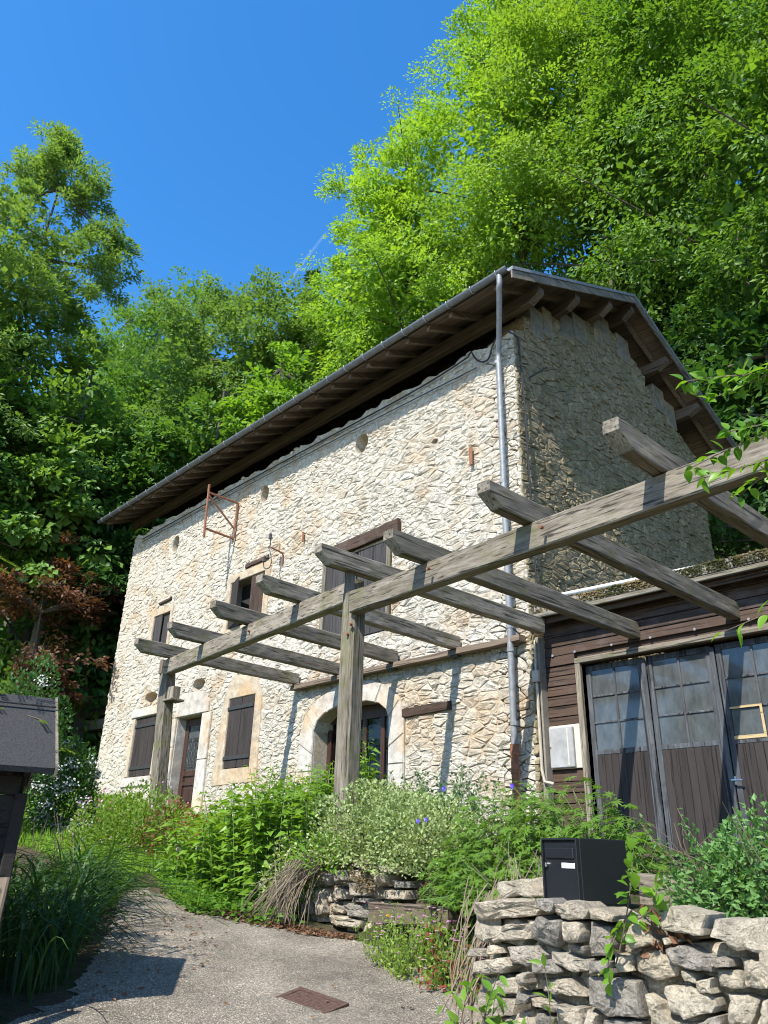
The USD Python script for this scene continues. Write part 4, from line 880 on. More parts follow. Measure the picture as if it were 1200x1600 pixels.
sw = Thing('mossy_stone_wall', 'short tumbled mossy dry stone wall beside the wooden rails', 'stone wall', (-5.7, 5.15, .85))
for i, p in enumerate(SIDE_STONES): sw.part('stone', fieldstone(p, 5.12 + rg.uniform(-.04, .05), .25, rg, rel=.06), DRYPALE if i in (1, 2, 5) else DRYSTONE, label='lichen covered yellowish stone' if i == 6 else None)
core = MB()
for g in fill(sbox(-6.75, .75, -5.38, 1.36), (.10, .17), (.14, .3), 29): core.add(*fieldstone(np.array(g.simplify(.02).exterior.coords)[:-1], 5.22, .2, rg))
sw.part('inner_stones', core, DRYSTONE, kind='stuff')
Qm = np.column_stack([rg.uniform(-6.05, -5.45, 700), rg.uniform(5.06, 5.2, 700), rg.uniform(1.2, 1.42, 700)]); Qm = Qm[fbm(Qm * 9, 2, 4) > .55]
sw.part('moss', chips(Qm, rg.uniform(.008, .02, len(Qm)), 33, .8), MOSS, kind='stuff')
rl = Thing('rail_steps', 'two rough old wooden rails on edge holding the bed', 'wooden rails', (-4.9, 5.1, .9))
rl.part('rail', beam((-5.44, 5.08, 1.05), (-4.50, 5.06, 1.065), .12, .155, c=.012, seg=14, rough=.02, seed=41), WROOF[0], label='long grey brown front rail')
rl.part('rail', beam((-4.93, 5.22, 1.205), (-4.38, 5.2, 1.215), .10, .12, c=.012, seg=10, rough=.02, seed=42), WROOF[0])
rl.part('peg', beam((-4.90, 5.05, .72), (-4.90, 5.05, .97), .10, .05, up=(0, 1, 0), rough=.01), WROOF[2])

bx = Turned(Thing('mailbox', 'black steel mailbox with a white name card on the dry stone wall', 'mailbox', (-2.5, 3.79, 1.3)), -math.radians(12.4), (-2.372, 3.622))
X0, X1, Y0, Y1, Z0, Z1 = -2.635, -2.372, 3.622, 3.97, 1.300, 1.604
body = MB(); body.add(*cbox(X0, X1, Y0 + .012, Y1, Z0, Z1, .004)); bx.part('body', body, BLACKP)
hood = MB()
for b in ((X0, X0 + .010, Z0, Z1), (X1 - .010, X1, Z0, Z1), (X0 + .0101, X1 - .0101, Z1 - .010, Z1), (X0 + .0101, X1 - .0101, Z0, Z0 + .01)): hood.add(*cbox(b[0], b[1], Y0 - .012, Y0 + .0115, b[2], b[3], .002))
bx.part('rim', hood, BLACKP)
door_ = bx.part('door', cbox(X0 + .013, X1 - .013, Y0, Y0 + .0112, Z0 + .012, Z1 - .013, .003), BLACKP)
bx.part('letter_flap', cbox(X0 + .028, X1 - .028, Y0 - .010, Y0 - .0005, Z1 - .095, Z1 - .047, .004), BLACKP, under=door_)
bx.part('lock', MB().add(*tube([(X0 + .03, Y0 - .012, Z1 - .128), (X0 + .03, Y0 - .0005, Z1 - .128)], .0125, 16)).add(*cbox(X0 + .0275, X0 + .0325, Y0 - .015, Y0 - .0122, Z1 - .137, Z1 - .119)), CHROME, under=door_)
card = bx.part('name_card', cbox(X1 - .122, X1 - .028, Y0 - .004, Y0 - .0005, Z1 - .142, Z1 - .117, .001), LABELW, under=door_)
bx.part('print_line', MB().add(*cbox(X1 - .098, X1 - .056, Y0 - .0052, Y0 - .0042, Z1 - .1275, Z1 - .1255)), PRINT, under=door_)

# ---------------------------------------------------------------- little shed at the left edge
sh = Turned(Thing('garden_shed', 'small dark wooden shed with a grey felt roof by the driveway', 'shed', (-5.6, 1.1, .6)), -math.radians(13.7), (-4.93, 1.91))
ER, RDG, EL, YB, YF = (-4.93, 1.94), (-5.60, 2.46), (-6.27, 1.94), 1.91, -.8
for a, b in ((ER, RDG), (RDG, EL)):
    d = unit(V3(b[0] - a[0], 0, b[1] - a[1])); nrm = V3(-d[2], 0, d[0]); nrm = nrm if nrm[2] > 0 else -nrm
    q = Polygon([a, b, (b[0] - nrm[0] * .04, b[1] - nrm[2] * .04), (a[0] - nrm[0] * .04, a[1] - nrm[2] * .04)])
    sh.part('roof_slope', extrude(q, YF, YB, lambda u, v, w: np.stack([u, w, v], -1)), FELT)
    e = Polygon([(a[0], a[1] + .012), (b[0], b[1] + .012), (b[0], b[1] - .05), (a[0], a[1] - .05)]); sh.part('verge_board', extrude(e, YB + .002, YB + .018, lambda u, v, w: np.stack([u, w, v], -1)), WGREY[0])
sh.part('roof_lap', beam((-5.45, YF, 2.38), (-5.45, YB, 2.38), .02, .012), FELT)
for i in range(9):
    z = .35 + i * .18; sh.part('wall_board', cbox(-5.19 - .004 * (i % 2), -5.16, YF + .1, 1.76, z, min(z + .174, 1.90), .004), SHADEDW)
for i in range(8):
    x = -6.10 + i * .112; sh.part('wall_board', cbox(x, x + .108, 1.761, 1.79, .35, 1.84 + min(.42, .75 * min(i + .3, 7.7 - i) * .112), .004), WDARK[2])
sh.part('corner_post', cbox(-5.19, -5.13, 1.74, 1.81, .3, 1.80, .006), SHADEDW)
solo('leaning_plank', MB().add(*beam((-4.94, 1.70, .5), (-5.08, 1.78, 1.33), .10, .03, up=(.75, -.66, 0), seg=6, rough=.01)), WROOF[2], 'weathered grey plank leaning on the shed corner', 'plank')

# ---------------------------------------------------------------- cellar entrance in the bank left of the house
ce = Thing('cellar_entrance', 'dark cellar entrance under an old timber and concrete lintel left of the house', 'cellar', (-23, 9.9, 2.9))
ce.part('lintel_slab', beam((-26.5, 9.9, 4.92), (-21.0, 9.9, 4.78), .5, .28, seg=8, rough=.03), CEMENT)
for k, z in enumerate((5.18, 5.42)): ce.part('timber', beam((-26.3, 9.8 + .05 * k, z + .06), (-20.9, 9.85 + .05 * k, z - .02), .2, .2, seg=10, rough=.03, seed=k), WROOF[0])
ce.part('side_wall', MB().add(*cbox(-26.8, -25.2, 9.8, 13, 2, 4.75)).add(*cbox(-21.3, -20.7, 9.8, 13, 2, 4.75)).add(*cbox(-25.2, -21.3, 12.8, 13, 2, 4.75)), BLOCK)
ce.part('earth_roof', cbox(-26.8, -20.6, 10.05, 14, 4.93, 5.55), GROUND)

# ---------------------------------------------------------------- foliage builders
L_BEECH = leaf_mat('beech_leaves', [(0, (0.155, 0.277, 0.033)), (.5, (0.283, 0.453, 0.051)), (1, (0.482, 0.600, 0.083))], trans=.42)
L_MAPLE = leaf_mat('maple_leaves', [(0, (0.130, 0.230, 0.031)), (.5, (0.233, 0.368, 0.045)), (1, (0.414, 0.529, 0.089))], trans=.4)
L_MID = leaf_mat('mixed_leaves', [(0, (0.106, 0.204, 0.036)), (.5, (0.184, 0.310, 0.060)), (1, (0.316, 0.454, 0.108))], trans=.36)
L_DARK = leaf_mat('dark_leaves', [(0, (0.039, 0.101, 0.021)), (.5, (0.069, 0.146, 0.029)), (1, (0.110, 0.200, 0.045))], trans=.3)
L_ASH = leaf_mat('ash_leaves', [(0, (0.114, 0.198, 0.052)), (.5, (0.183, 0.302, 0.073)), (1, (0.297, 0.416, 0.104))], trans=.38)
L_GREYG = leaf_mat('grey_green_needles', [(0, (.035, .06, .025)), (1, (.07, .10, .04))], trans=.2)
L_RED = leaf_mat('dark_red_leaves', [(0, (0.088, 0.044, 0.025)), (.5, (0.188, 0.077, 0.048)), (.85, (0.300, 0.150, 0.088)), (1, (0.200, 0.188, 0.062))], trans=.35)
L_NETTLE = leaf_mat('nettle_leaves', [(0, (0.102, 0.206, 0.025)), (.6, (0.169, 0.308, 0.037)), (1, (0.271, 0.411, 0.062))], trans=.38, rough=.42)
L_OREG = leaf_mat('grey_green_small_leaves', [(0, (0.196, 0.263, 0.108)), (.5, (0.393, 0.439, 0.218)), (1, (0.688, 0.688, 0.416))], trans=.25)
L_CAT = leaf_mat('catmint_leaves', [(0, (0.065, 0.117, 0.052)), (1, (0.130, 0.195, 0.091))], trans=.25)
L_GERAN = leaf_mat('cranesbill_leaves', [(0, (0.082, 0.165, 0.018)), (.6, (0.141, 0.247, 0.030)), (1, (0.231, 0.315, 0.053))], trans=.36)
L_SHRUB = leaf_mat('shrub_leaves', [(0, (0.112, 0.223, 0.061)), (.6, (0.183, 0.325, 0.102)), (1, (0.284, 0.426, 0.162))], trans=.32)
L_VINE = leaf_mat('vine_leaves', [(0, (0.108, 0.230, 0.020)), (1, (0.216, 0.378, 0.041))], trans=.42, rough=.4)
L_LIME = leaf_mat('lime_green_leaves', [(0, (0.152, 0.237, 0.030)), (.6, (0.270, 0.338, 0.051)), (1, (0.372, 0.338, 0.101))], trans=.35)
L_IRIS = leaf_mat('strap_leaves', [(0, (0.045, 0.098, 0.027)), (.6, (0.075, 0.143, 0.038)), (1, (0.135, 0.195, 0.060))], trans=.3)
L_GRASS = leaf_mat('lawn_blades', [(0, (0.132, 0.252, 0.025)), (.6, (0.243, 0.399, 0.042)), (1, (0.375, 0.483, 0.084))], trans=.38)
L_REDDISH = leaf_mat('reddish_leaves', [(0, (.20, .05, .03)), (.5, (.30, .12, .05)), (1, (.2, .18, .04))], trans=.3)
F_PINK = leaf_mat('pink_petals', [(0, (.55, .25, .48)), (1, (.68, .42, .62))], trans=.3)
F_VIOLET = leaf_mat('violet_petals', [(0, (.12, .08, .58)), (1, (.20, .13, .70))], trans=.3, tcol=1.0)
F_WHITE = leaf_mat('white_petals', [(0, (0.446, 0.446, 0.418)), (1, (0.576, 0.576, 0.554))], trans=.2, tcol=1.0)
F_SEED = leaf_mat('dandelion_fluff', [(0, (.6, .58, .52)), (1, (.75, .73, .68))], trans=.4, tcol=1.0)


def rdir(rg, n): return unit(rg.normal(0, 1, (n, 3)))


def clump_leaves(rg, C, size, per, leaf, c0, flat=.45, droop=.25, asp=.55, up=.75):
    """leaf cards gathered in flattened sprays round the points C"""
    n = len(C); size = np.broadcast_to(size, (n,)); idx = np.repeat(np.arange(n), per); m = len(idx)
    d = rg.normal(0, 1, (m, 3)); d /= np.maximum(np.linalg.norm(d, axis=1, keepdims=True), 1e-9); r = rg.random(m) ** .45
    off = d * r[:, None] * size[idx][:, None]; off[:, 2] *= flat
    out = unit((C - c0) * [1, 1, .5])[idx]; hor = off[:, :2]
    off[:, 2] -= droop * (np.sum(hor * out[:, :2], 1)) * .6
    P = C[idx] + off
    D = unit(off * [1, 1, .6] + out * .5 * size[idx][:, None] + rg.normal(0, .45, (m, 3)) * size[idx][:, None] + [0, 0, -.15]); N = unit(V3(0, -.25, up) + out * .5 + rg.normal(0, .34, (m, 3)))
    L = leaf * rg.uniform(.65, 1.25, m)
    return cards(P, D, N, L, L * asp)


def crown_points(rg, c, rx, rz, n, seed, egg=.25, inner=.45):
    """boughs spread over the crown, and points gathered on the upper outside of each bough"""
    nb_ = max(12, int(2.3 * (1 + 2 * rz / rx) * 4)); d = rdir(rg, nb_); w = 1 - egg * d[:, 2]; rb = rx * rg.uniform(.28, .48, nb_)
    B = d * (rg.uniform(.35, .92, nb_) * (.85 + .35 * fbm(d * 2.1 + seed, 2, seed)))[:, None] * np.stack([rx * w, rx * w, np.full(nb_, rz)], 1)
    i = rg.integers(0, nb_, n); e = unit(rdir(rg, n) + unit(B * [1, 1, rx / rz])[i] * .75 + [0, 0, .3]); f = 1 - .5 * rg.random(n) ** 1.5
    return c + B[i] + e * (f * rb[i])[:, None] * [1.25, 1.25, .55], c + B, rb


def tree(name, label, cat, base, z0, z1, rx, m, seed, leaf=.165, clumps=None, per=96, group=None, extra=(), asp=.55, egg=.25, flat=.36, csize=None, trunk=.22, droop=.25, up=.75, lean=(0, 0), core=48):
    rg = R_(seed); bx_, by_ = base; gb = float(gz(bx_, by_)) - .2; c = V3(bx_ + lean[0], by_ + lean[1], (z0 + z1) / 2); rz = (z1 - z0) / 2
    n = clumps or int(4.3 * (rx * rx + 2 * rx * rz) ** .93); cs = csize or max(.42, rx * .17)
    C, BO, RB = crown_points(rg, c, rx, rz, n, seed % 50, egg)
    for (p, r_, k) in extra: C = np.vstack([C, V3(*p) + rg.normal(0, .5, (k, 3)) * V3(*r_)])
    if name in ('hillside_tree', 'hornbeam_tree', 'hazel_tree'): per, leaf = int(per * .36), max(leaf, .19)
    t = Thing(name, label, cat, (bx_, by_, gb), group)
    cm = MB(); cm.add(*clump_leaves(rg, C, rg.uniform(.7, 1.3, len(C)) * cs, per, leaf, c, flat=flat, asp=asp, droop=droop, up=up))
    BO2 = np.zeros((0, 3)) if not core else np.vstack([BO, c + (BO - c) * .5]); core and cm.add(*clump_leaves(rg, BO2, np.r_[RB, RB] * .68, core, max(.30, leaf * 1.7), c, flat=.6, asp=.7)); t.part('crown', cm, m)
    wood = MB(); top = c + V3(rg.normal(0, .2), rg.normal(0, .2), rz * .75)
    pth = bez((bx_, by_, gb), (bx_ + rg.normal(0, .3), by_ + rg.normal(0, .3), (gb + c[2]) / 2), top, 9); wood.add(*tube(pth, np.linspace(trunk, trunk * .15, 9), 8))
    for q in C[rg.permutation(len(C))[:26]]:
        s = pth[int(np.clip(np.searchsorted(pth[:, 2], q[2] - .35 * np.hypot(*(q - c)[:2]) - .4), 1, 8))]
        wood.add(*tube(bez(s, (s + q) / 2 + [0, 0, .25 * rx * .3], q, 6), np.linspace(trunk * .3, .012, 6), 5))
    t.part('trunk', wood, BARK, smooth=50)
    return t


# name, label, base, crown bottom, crown top, radius, material, options
TREES = [
 ('beech_tree', 'lower bright beech closing the gap under the two tall beeches', (-18.3, 22.6), 8, 25, 3.6, L_BEECH, {}),
 ('maple_tree', 'lower maple just behind the roof at the top of the downpipe', (-13.6, 19.6), 7, 22, 3.0, L_MAPLE, {'leaf': .19}),
 ('hazel_tree', 'dense tree behind the dark tree at far left, half way up the slope', (-31, 9.5), 6, 21, 3.6, L_MID, {'leaf': .2}),
 ('hazel_tree', 'dense tree behind the left ash trees', (-32, 5.5), 5, 22, 3.8, L_MID, {'leaf': .2}),
 ('hazel_tree', 'low dense tree behind the purple leaved tree at the left edge', (-27.5, 6.0), 3.5, 12, 2.8, L_MID, {'leaf': .17}),
 ('hillside_tree', 'tree on the slope right of the far skyline trees', (-37, 15.5), 10, 33, 4.2, L_MID, {'leaf': .2}),
 ('hornbeam_tree', 'dim tree behind the far gable, under the green hazels', (-28, 11.5), 5, 17, 3.2, L_DARK, {'leaf': .17}),
 ('beech_tree', 'tall bright green beech whose edge meets the blue sky at left of the wooded slope', (-19.6, 19.0), 15, 38.6, 3.5, L_BEECH, {'egg': .45}),
 ('beech_tree', 'tallest bright beech, cut by the top of the picture beside the sky', (-14.6, 20.9), 17, 45, 4.0, L_BEECH, {'egg': .45}),
 ('maple_tree', 'big leafy maple filling the top of the picture right of centre', (-11.4, 22.2), 17, 48, 4.8, L_MAPLE, {'leaf': .19}),
 ('maple_tree', 'big leafy maple at the upper right behind the gable', (-6.9, 21.9), 14, 43, 4.6, L_MAPLE, {'leaf': .19}),
 ('maple_tree', 'maple at the far upper right corner of the picture', (-2.6, 20.3), 9, 34, 3.8, L_MAPLE, {'leaf': .19}),
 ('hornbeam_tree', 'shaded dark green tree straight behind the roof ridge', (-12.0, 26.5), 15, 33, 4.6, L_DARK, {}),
 ('beech_tree', 'low yellow green beech rising over the middle of the eave', (-23.4, 20.0), 16, 32.0, 2.9, L_BEECH, {}),
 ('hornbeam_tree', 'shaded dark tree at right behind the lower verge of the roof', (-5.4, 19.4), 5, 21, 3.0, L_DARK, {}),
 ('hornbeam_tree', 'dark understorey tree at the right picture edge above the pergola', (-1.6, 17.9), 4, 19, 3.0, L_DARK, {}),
 ('beech_tree', 'broad bright beech between the two tall ones, set farther up the slope', (-20.2, 25), 18, 40, 4.3, L_BEECH, {}),
 ('ash_tree', 'round topped pale green ash standing highest left of the contrail', (-25.6, 15.8), 12, 29.0, 3.3, L_ASH, {'leaf': .17}),
 ('ash_tree', 'pale green ash left of the round topped one', (-28.9, 14.0), 11, 29.2, 3.2, L_ASH, {'leaf': .17}),
 ('spruce_tree', 'grey green conifer tip showing beside the contrail', (-30.0, 21.7), 20, 34.5, 1.9, L_GREYG, {'leaf': .22, 'asp': .25, 'egg': .75, 'droop': .9, 'up': .3}),
 ('hillside_tree', 'far dull green tree low on the skyline at left', (-48.8, 18.1), 22, 41.5, 4.8, L_MID, {'leaf': .24}),
 ('hillside_tree', 'far dull green tree next to the left one on the skyline', (-44.0, 20.5), 22, 41.5, 4.8, L_MID, {'leaf': .24}),
 ('hazel_tree', 'mid green rounded tree right above the left half of the eave', (-22.9, 12.6), 8, 19.0, 2.4, L_MID, {}),
 ('maple_tree', 'light yellow green young maple leaning over the eave', (-21.3, 14.4), 13, 19.8, 2.2, L_BEECH, {'leaf': .17}),
 ('hazel_tree', 'mid green tree behind the far left end of the roof', (-24.0, 10.6), 7.5, 17.6, 2.4, L_MID, {}),
 ('hazel_tree', 'leafy tree under the left ash, beside the far gable', (-23.5, 7.6), 6, 18.5, 2.4, L_MID, {}),
 ('hornbeam_tree', 'dark shaded tree close to the far left corner of the house', (-22.9, 9.6), 5.0, 12.5, 1.9, L_DARK, {}),
 ('hornbeam_tree', 'dark green tree behind the purple leaved tree', (-26.2, 8.6), 6, 19.5, 2.9, L_MID, {}),
 ('ash_tree', 'tall feathery ash at the left picture edge with two branches against the sky', (-25.6, 5.6), 9, 27.6, 2.3, L_ASH, {'leaf': .18, 'asp': .36, 'per': 112, 'flat': .6, 'droop': .5, 'core': 16, 'extra': [((-25.6, 5.5, 27.6), (.5, .5, 1.3), 26), ((-25.7, 4.9, 26.0), (.8, .8, 1.2), 30), ((-25.3, 6.5, 25.6), (.9, .9, 1.6), 30), ((-24.9, 7.5, 23.6), (.9, 1.0, .8), 26), ((-25.0, 8.0, 22.0), (1.0, 1.0, 1.0), 22), ((-25.2, 7.0, 19.8), (1, 1, 1.2), 30)]}),
 ('ash_tree', 'ash cut by the left picture edge', (-24.2, 3.7), 7, 24.0, 2.6, L_ASH, {'core': 20, 'leaf': .18, 'asp': .4, 'per': 112}),
 ('hazel_tree', 'brownish green tree below the feathery ash at the left edge', (-23.6, 5.4), 7, 17.0, 2.0, L_MID, {}),
 ('hillside_tree', 'dim tree high on the slope behind the two leafy maples', (-11, 32), 20, 52, 5.2, L_MID, {'leaf': .26}),
 ('hillside_tree', 'dim tree high on the slope behind the upper right maples', (-2.5, 30), 14, 46, 5.4, L_MID, {'leaf': .26}),
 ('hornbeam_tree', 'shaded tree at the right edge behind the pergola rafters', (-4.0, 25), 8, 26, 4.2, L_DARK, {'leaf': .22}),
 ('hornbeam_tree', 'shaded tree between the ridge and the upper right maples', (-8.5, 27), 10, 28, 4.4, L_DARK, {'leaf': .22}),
 ('hillside_tree', 'tree on the slope between the ash and the bright beech', (-30.5, 24.5), 20, 35, 4.0, L_MID, {}),
 ('hillside_tree', 'tree low on the slope behind the middle of the eave', (-27.8, 18.8), 14, 28.5, 3.2, L_MID, {}),
]
for k, (nm, lab, b, z0, z1, rx, m, o) in enumerate(TREES):
    tree(nm, lab, 'tree', b, z0, z1, rx, m, 100 + k, **o)

tree('purple_leaved_tree', 'small tree with dark red leaves at the left edge above the shed', 'tree', (-21.9, 6.9), 3.3, 9.2, 2.2, L_RED, 301, leaf=.15, per=85, core=0, trunk=.09, egg=.5, extra=[((-21.7, 7.4, 9.0), (.3, .3, 1.0), 12), ((-21.4, 8.5, 8.0), (.3, .7, .6), 14), ((-21.6, 7.6, 5.5), (.6, .8, 1.2), 30)])
tree('roadside_tree', 'slim tall tree beside the driveway out of view, shading the gable wall', 'tree', (1.4, -3.5), 26.0, 36.5, .95, L_MAPLE, 500, leaf=.3, clumps=150, lean=(-3.2, 0), csize=.5)

# undergrowth on the slope
rg = R_(55); n = 26000
U = np.column_stack([rg.uniform(-52, 14, n), rg.uniform(16.6, 48, n)]); extra_ = np.column_stack([rg.uniform(-40, -21.6, 26000), rg.uniform(4, 17, 26000)]); U = np.vstack([U, extra_])
P = np.column_stack([U, gz(U[:, 0], U[:, 1]) + rg.random(len(U)) ** 1.6 * np.where(U[:, 1] < 16.6, 3.6, 1.8)]); D = unit(rg.normal(0, 1, P.shape) + [0, -.3, .4]); N = unit(rg.normal(0, .6, P.shape) + [0, -.5, .8]); Ls = rg.uniform(.16, .42, len(P))
solo('undergrowth', cards(P, D, N, Ls, Ls * .6), L_MID, 'dense low green undergrowth covering the wooded slope', 'undergrowth', kind='stuff')


def mound(rg, c, r, n, leaf, asp=.6, top=.6, hollow=.55):
    """leaves over a rounded mound; r = (rx, ry, rz)"""
    d = rdir(rg, n); d[:, 2] = np.abs(d[:, 2]) * 1.0 - .15; d = unit(d); f = 1 - (1 - hollow) * rg.random(n) ** 1.5
    lump = .8 + .45 * fbm(d * 3.2 + 7, 3, int(rg.integers(99)))
    P = np.asarray(c) + d * (f * lump)[:, None] * r
    D = unit(d + rg.normal(0, .6, (n, 3)) + [0, 0, .15]); N = unit(d * .5 + [0, 0, top] + rg.normal(0, .4, (n, 3)))
    L = leaf * rg.uniform(.6, 1.3, n); return P, D, N, L


def stalks(rg, roots, tips, r0=.006, r1=.002, n=5, bow=.12):
    b = MB()
    for a, c in zip(roots, tips):
        m = (a + c) / 2 + rg.normal(0, bow, 3) * [1, 1, .3]; b.add(*tube(bez(a, m, c, n), np.linspace(r0, r1, n), 4, False))
    return b


# the white flowering bush and the dark shrubs by the shed
for lab, c, r, nl, nf, sd in (('white flowering bush behind the shed roof, flower heads in shade', (-13.4, 4.55, 2.0), (.85, .8, 2.3), 9000, 13, 61), ('white flowering bush hanging beside the cellar opening', (-13.2, 5.42, 1.8), (.5, .45, 1.4), 4500, 19, 62)):
    rg = R_(sd); t = Thing('flowering_bush', lab, 'bush', (c[0], c[1], float(gz(c[0], c[1]))))
    P, D, N, L = mound(rg, c, r, nl, .07); t.part('foliage', cards(P, D, N, L, L * .6), L_DARK)
    d = rdir(rg, nf); d[:, 2] = np.abs(d[:, 2]) - .2; d[:, 0] = np.abs(d[:, 0]); d = unit(d); H = np.asarray(c) + d * .95 * r
    Cx = np.repeat(H, 70, 0); o_ = rg.normal(0, 1, Cx.shape) * [.075, .075, .05]; t.part('flower_heads', cards(Cx + o_, rdir(rg, len(Cx)), unit(o_ + [.1, -.1, .1]), .035, .03), F_WHITE)
    t.part('stems', stalks(rg, np.repeat([[c[0], c[1], float(gz(c[0], c[1]))]], 14, 0) + rg.normal(0, .12, (14, 3)) * [1, 1, 0], H[:14], .015, .004), TWIG)

# lawn and path edge grass
LAWN = Polygon([(-9.5, 5.0), (-10.4, 4.6), (-13, 4.4), (-21, 5.2), (-21.5, 9.2), (-20.4, 8.85), (-8.9, 8.85), (-8.6, 7.0), (-9.4, 6.0), (-9.9, 5.3)])
EDGE = unary_union([Polygon([(-9.9, 5.2), (-9.2, 5.1), (-8.3, 4.72), (-7.5, 4.5), (-7.5, 4.75), (-8.3, 5.2), (-9.4, 6.0)]), Polygon([(-8.2, 4.0), (-9.6, 4.9), (-10.4, 4.6), (-9.6, 4.1)])])
def grass(poly, n, h, seed, spread=.35):
    rg = R_(seed); Q = scatter(poly, n, seed); n = len(Q); P = np.column_stack([Q, gz(Q[:, 0], Q[:, 1]) - .01]); D = unit(rg.normal(0, spread, (n, 3)) + [0, 0, 1]); S = rdir(rg, n)
    L = h * rg.uniform(.5, 1.2, n) * (.6 + .9 * fbm(P * [.9, .9, 0], 2, 3)); return cards(P, D, S, L, L * .055 + .004)
solo('lawn', grass(LAWN, 42000, .20, 71), L_GRASS, 'rough bright green lawn in front of the house door', 'grass', kind='stuff')
solo('path_edge_grass', grass(EDGE, 6000, .16, 72, .6), L_GRASS, 'weedy grass spilling over the end of the driveway', 'grass', kind='stuff')
rg = R_(73); Qd = np.vstack([scatter(EDGE, 2600, 73), scatter(Polygon([(-9.3, 5.0), (-7.6, 4.45), (-6.4, 4.7), (-6.3, 5), (-9, 5.6)]), 1500, 74)])
P = np.column_stack([Qd, gz(Qd[:, 0], Qd[:, 1]) + rg.uniform(.02, .16, len(Qd))]); N = unit(rg.normal(0, .4, P.shape) + [0, 0, 1]); D = unit(rg.normal(0, 1, P.shape) * [1, 1, .3]); Ls = rg.uniform(.03, .09, len(P))
solo('ground_weeds', leaves(P, D, N, Ls, Ls * .7), L_NETTLE, 'low leafy weeds along the edge of the driveway', 'weeds', kind='stuff')

# strap leaved clump on the left of the driveway
def straps(rg, roots, h, lean, w, seg=7):
    b = MB()
    for q in roots:
        L = h * rg.uniform(.6, 1.15); az = rg.uniform(0, 6.28); out = V3(math.cos(az), math.sin(az), 0) + np.asarray(lean) * rg.uniform(.2, 1.1); k = rg.uniform(.25, .75)
        pts = bez(q, q + [0, 0, L * .75] + out * L * .12, q + out * L * (k + .2) + [0, 0, L * rg.uniform(.05, .75)], seg); side = unit(np.cross(out, [0, 0, 1]))
        ww = w * rg.uniform(.7, 1.2) * np.array([.6, .9, 1, .95, .8, .5, .05])[:, None]
        V = np.stack([pts - side * ww / 2, pts + [0, 0, -.004], pts + side * ww / 2], 1).reshape(-1, 3); F = []
        for i in range(seg - 1):
            a = 3 * i; F += [(a, a + 1, a + 4, a + 3), (a + 1, a + 2, a + 5, a + 4)]
        b.add(V, F)
    return b
IR = Polygon([(-5.5, 2.25), (-5.75, 2.55), (-6.6, 3.05), (-7.6, 3.65), (-8.6, 4.15), (-9.0, 3.7), (-8.0, 2.9), (-7.0, 2.3), (-6.2, 2.14)])
rg = R_(81); Q = scatter(IR, 760, 81); Q = np.column_stack([Q, gz(Q[:, 0], Q[:, 1])]); iris = Thing('strap_leaf_clump', 'clump of long arching strap leaves shading the left side of the driveway', 'daylilies', (-7.2, 3.1, .8))
iris.part('leaf_blades', straps(rg, Q, .9, (.35, .15, 0), .02), L_IRIS, kind='stuff')
Qs = Q[:9]; tip = Qs + rg.normal(0, .12, Qs.shape) + [0, 0, .95]
for a, q in zip(Qs, tip):
    p = iris.part('flower_stalk', stalks(rg, [a], [q], .005, .003), TWIG); iris.part('seed_head', tube([q - [0, 0, .03], q, q + [0, 0, .03]], [.006, .012, .004], 6), IRON, under=p)

# low yellow green mound with pink flowers, at the edge of the lawn
rg = R_(83); ls = Thing('pink_flowering_mound', 'yellow green rounded mound of small leaves with pink tips on the lawn edge', 'bush', (-11.2, 5.6, 1.45))
P, D, N, L = mound(rg, (-11.2, 5.65, 1.42), (1.05, .95, .92), 8000, .05, hollow=.4); ls.part('foliage', cards(P, D, N, L, L * .7), L_LIME)
P, D, N, L = mound(rg, (-11.2, 5.65, 1.45), (1.08, .98, .95), 420, .03, hollow=.9); ls.part('flowers', cards(P, D, N, L, L), F_PINK)
P, D, N, L = mound(rg, (-10.5, 5.95, 1.42), (.6, .6, .7), 1100, .05, hollow=.4); ls.part('reddish_leaves', cards(P, D, N, L, L * .6), L_REDDISH)
ls.part('stems', stalks(rg, np.repeat([[-11.2, 5.65, 1.38]], 12, 0) + rg.normal(0, .15, (12, 3)) * [1, 1, 0], P[:12]), STEM)

# tall nettle like bush
NET = Polygon([(-9.2, 5.2), (-8.1, 4.85), (-7.2, 4.85), (-6.5, 5.05), (-6.35, 5.9), (-7.0, 6.6), (-8.6, 6.2)])
rg = R_(85); Q = scatter(NET, 230, 85); roots = np.column_stack([Q, gz(Q[:, 0], Q[:, 1])]); hh = (.55 + .78 * np.clip((Q[:, 0] + 9.2) / 1.9, 0, 1)) * rg.uniform(.72, 1.08, len(Q)); tips = roots + np.column_stack([rg.normal(0, .13, (len(Q), 2)) + [.02, -.1], hh])
nt = Thing('nettle_bush', 'tall leafy green nettle like bush in front of the shuttered window', 'bush', (-7.6, 5.3, .95))
nt.part('stems', stalks(rg, roots, tips, .007, .003, 6, .05), STEM)
PP, DD, NN, LL = [], [], [], []
for a, b_ in zip(roots, tips):
    k = int(np.linalg.norm(b_ - a) / .062); tt = np.linspace(.1, 1, k); az = rg.uniform(0, 3.14) + np.arange(k) * 1.57
    for s in (0, math.pi):
        o_ = np.column_stack([np.cos(az + s), np.sin(az + s), rg.uniform(-.25, .45, k)]); q = a + (b_ - a) * tt[:, None] + o_ * .02
        PP.append(q); DD.append(o_); NN.append(np.tile([0, 0, 1.0], (k, 1)) + rg.normal(0, .3, (k, 3))); LL.append(np.where(tt > .9, .085, .155) * rg.uniform(.7, 1.2, k))
PP, DD, NN, LL = map(np.concatenate, (PP, DD, NN, LL)); nt.part('foliage', leaves(PP, DD, NN, LL, LL * .48, .1, .3), L_NETTLE)
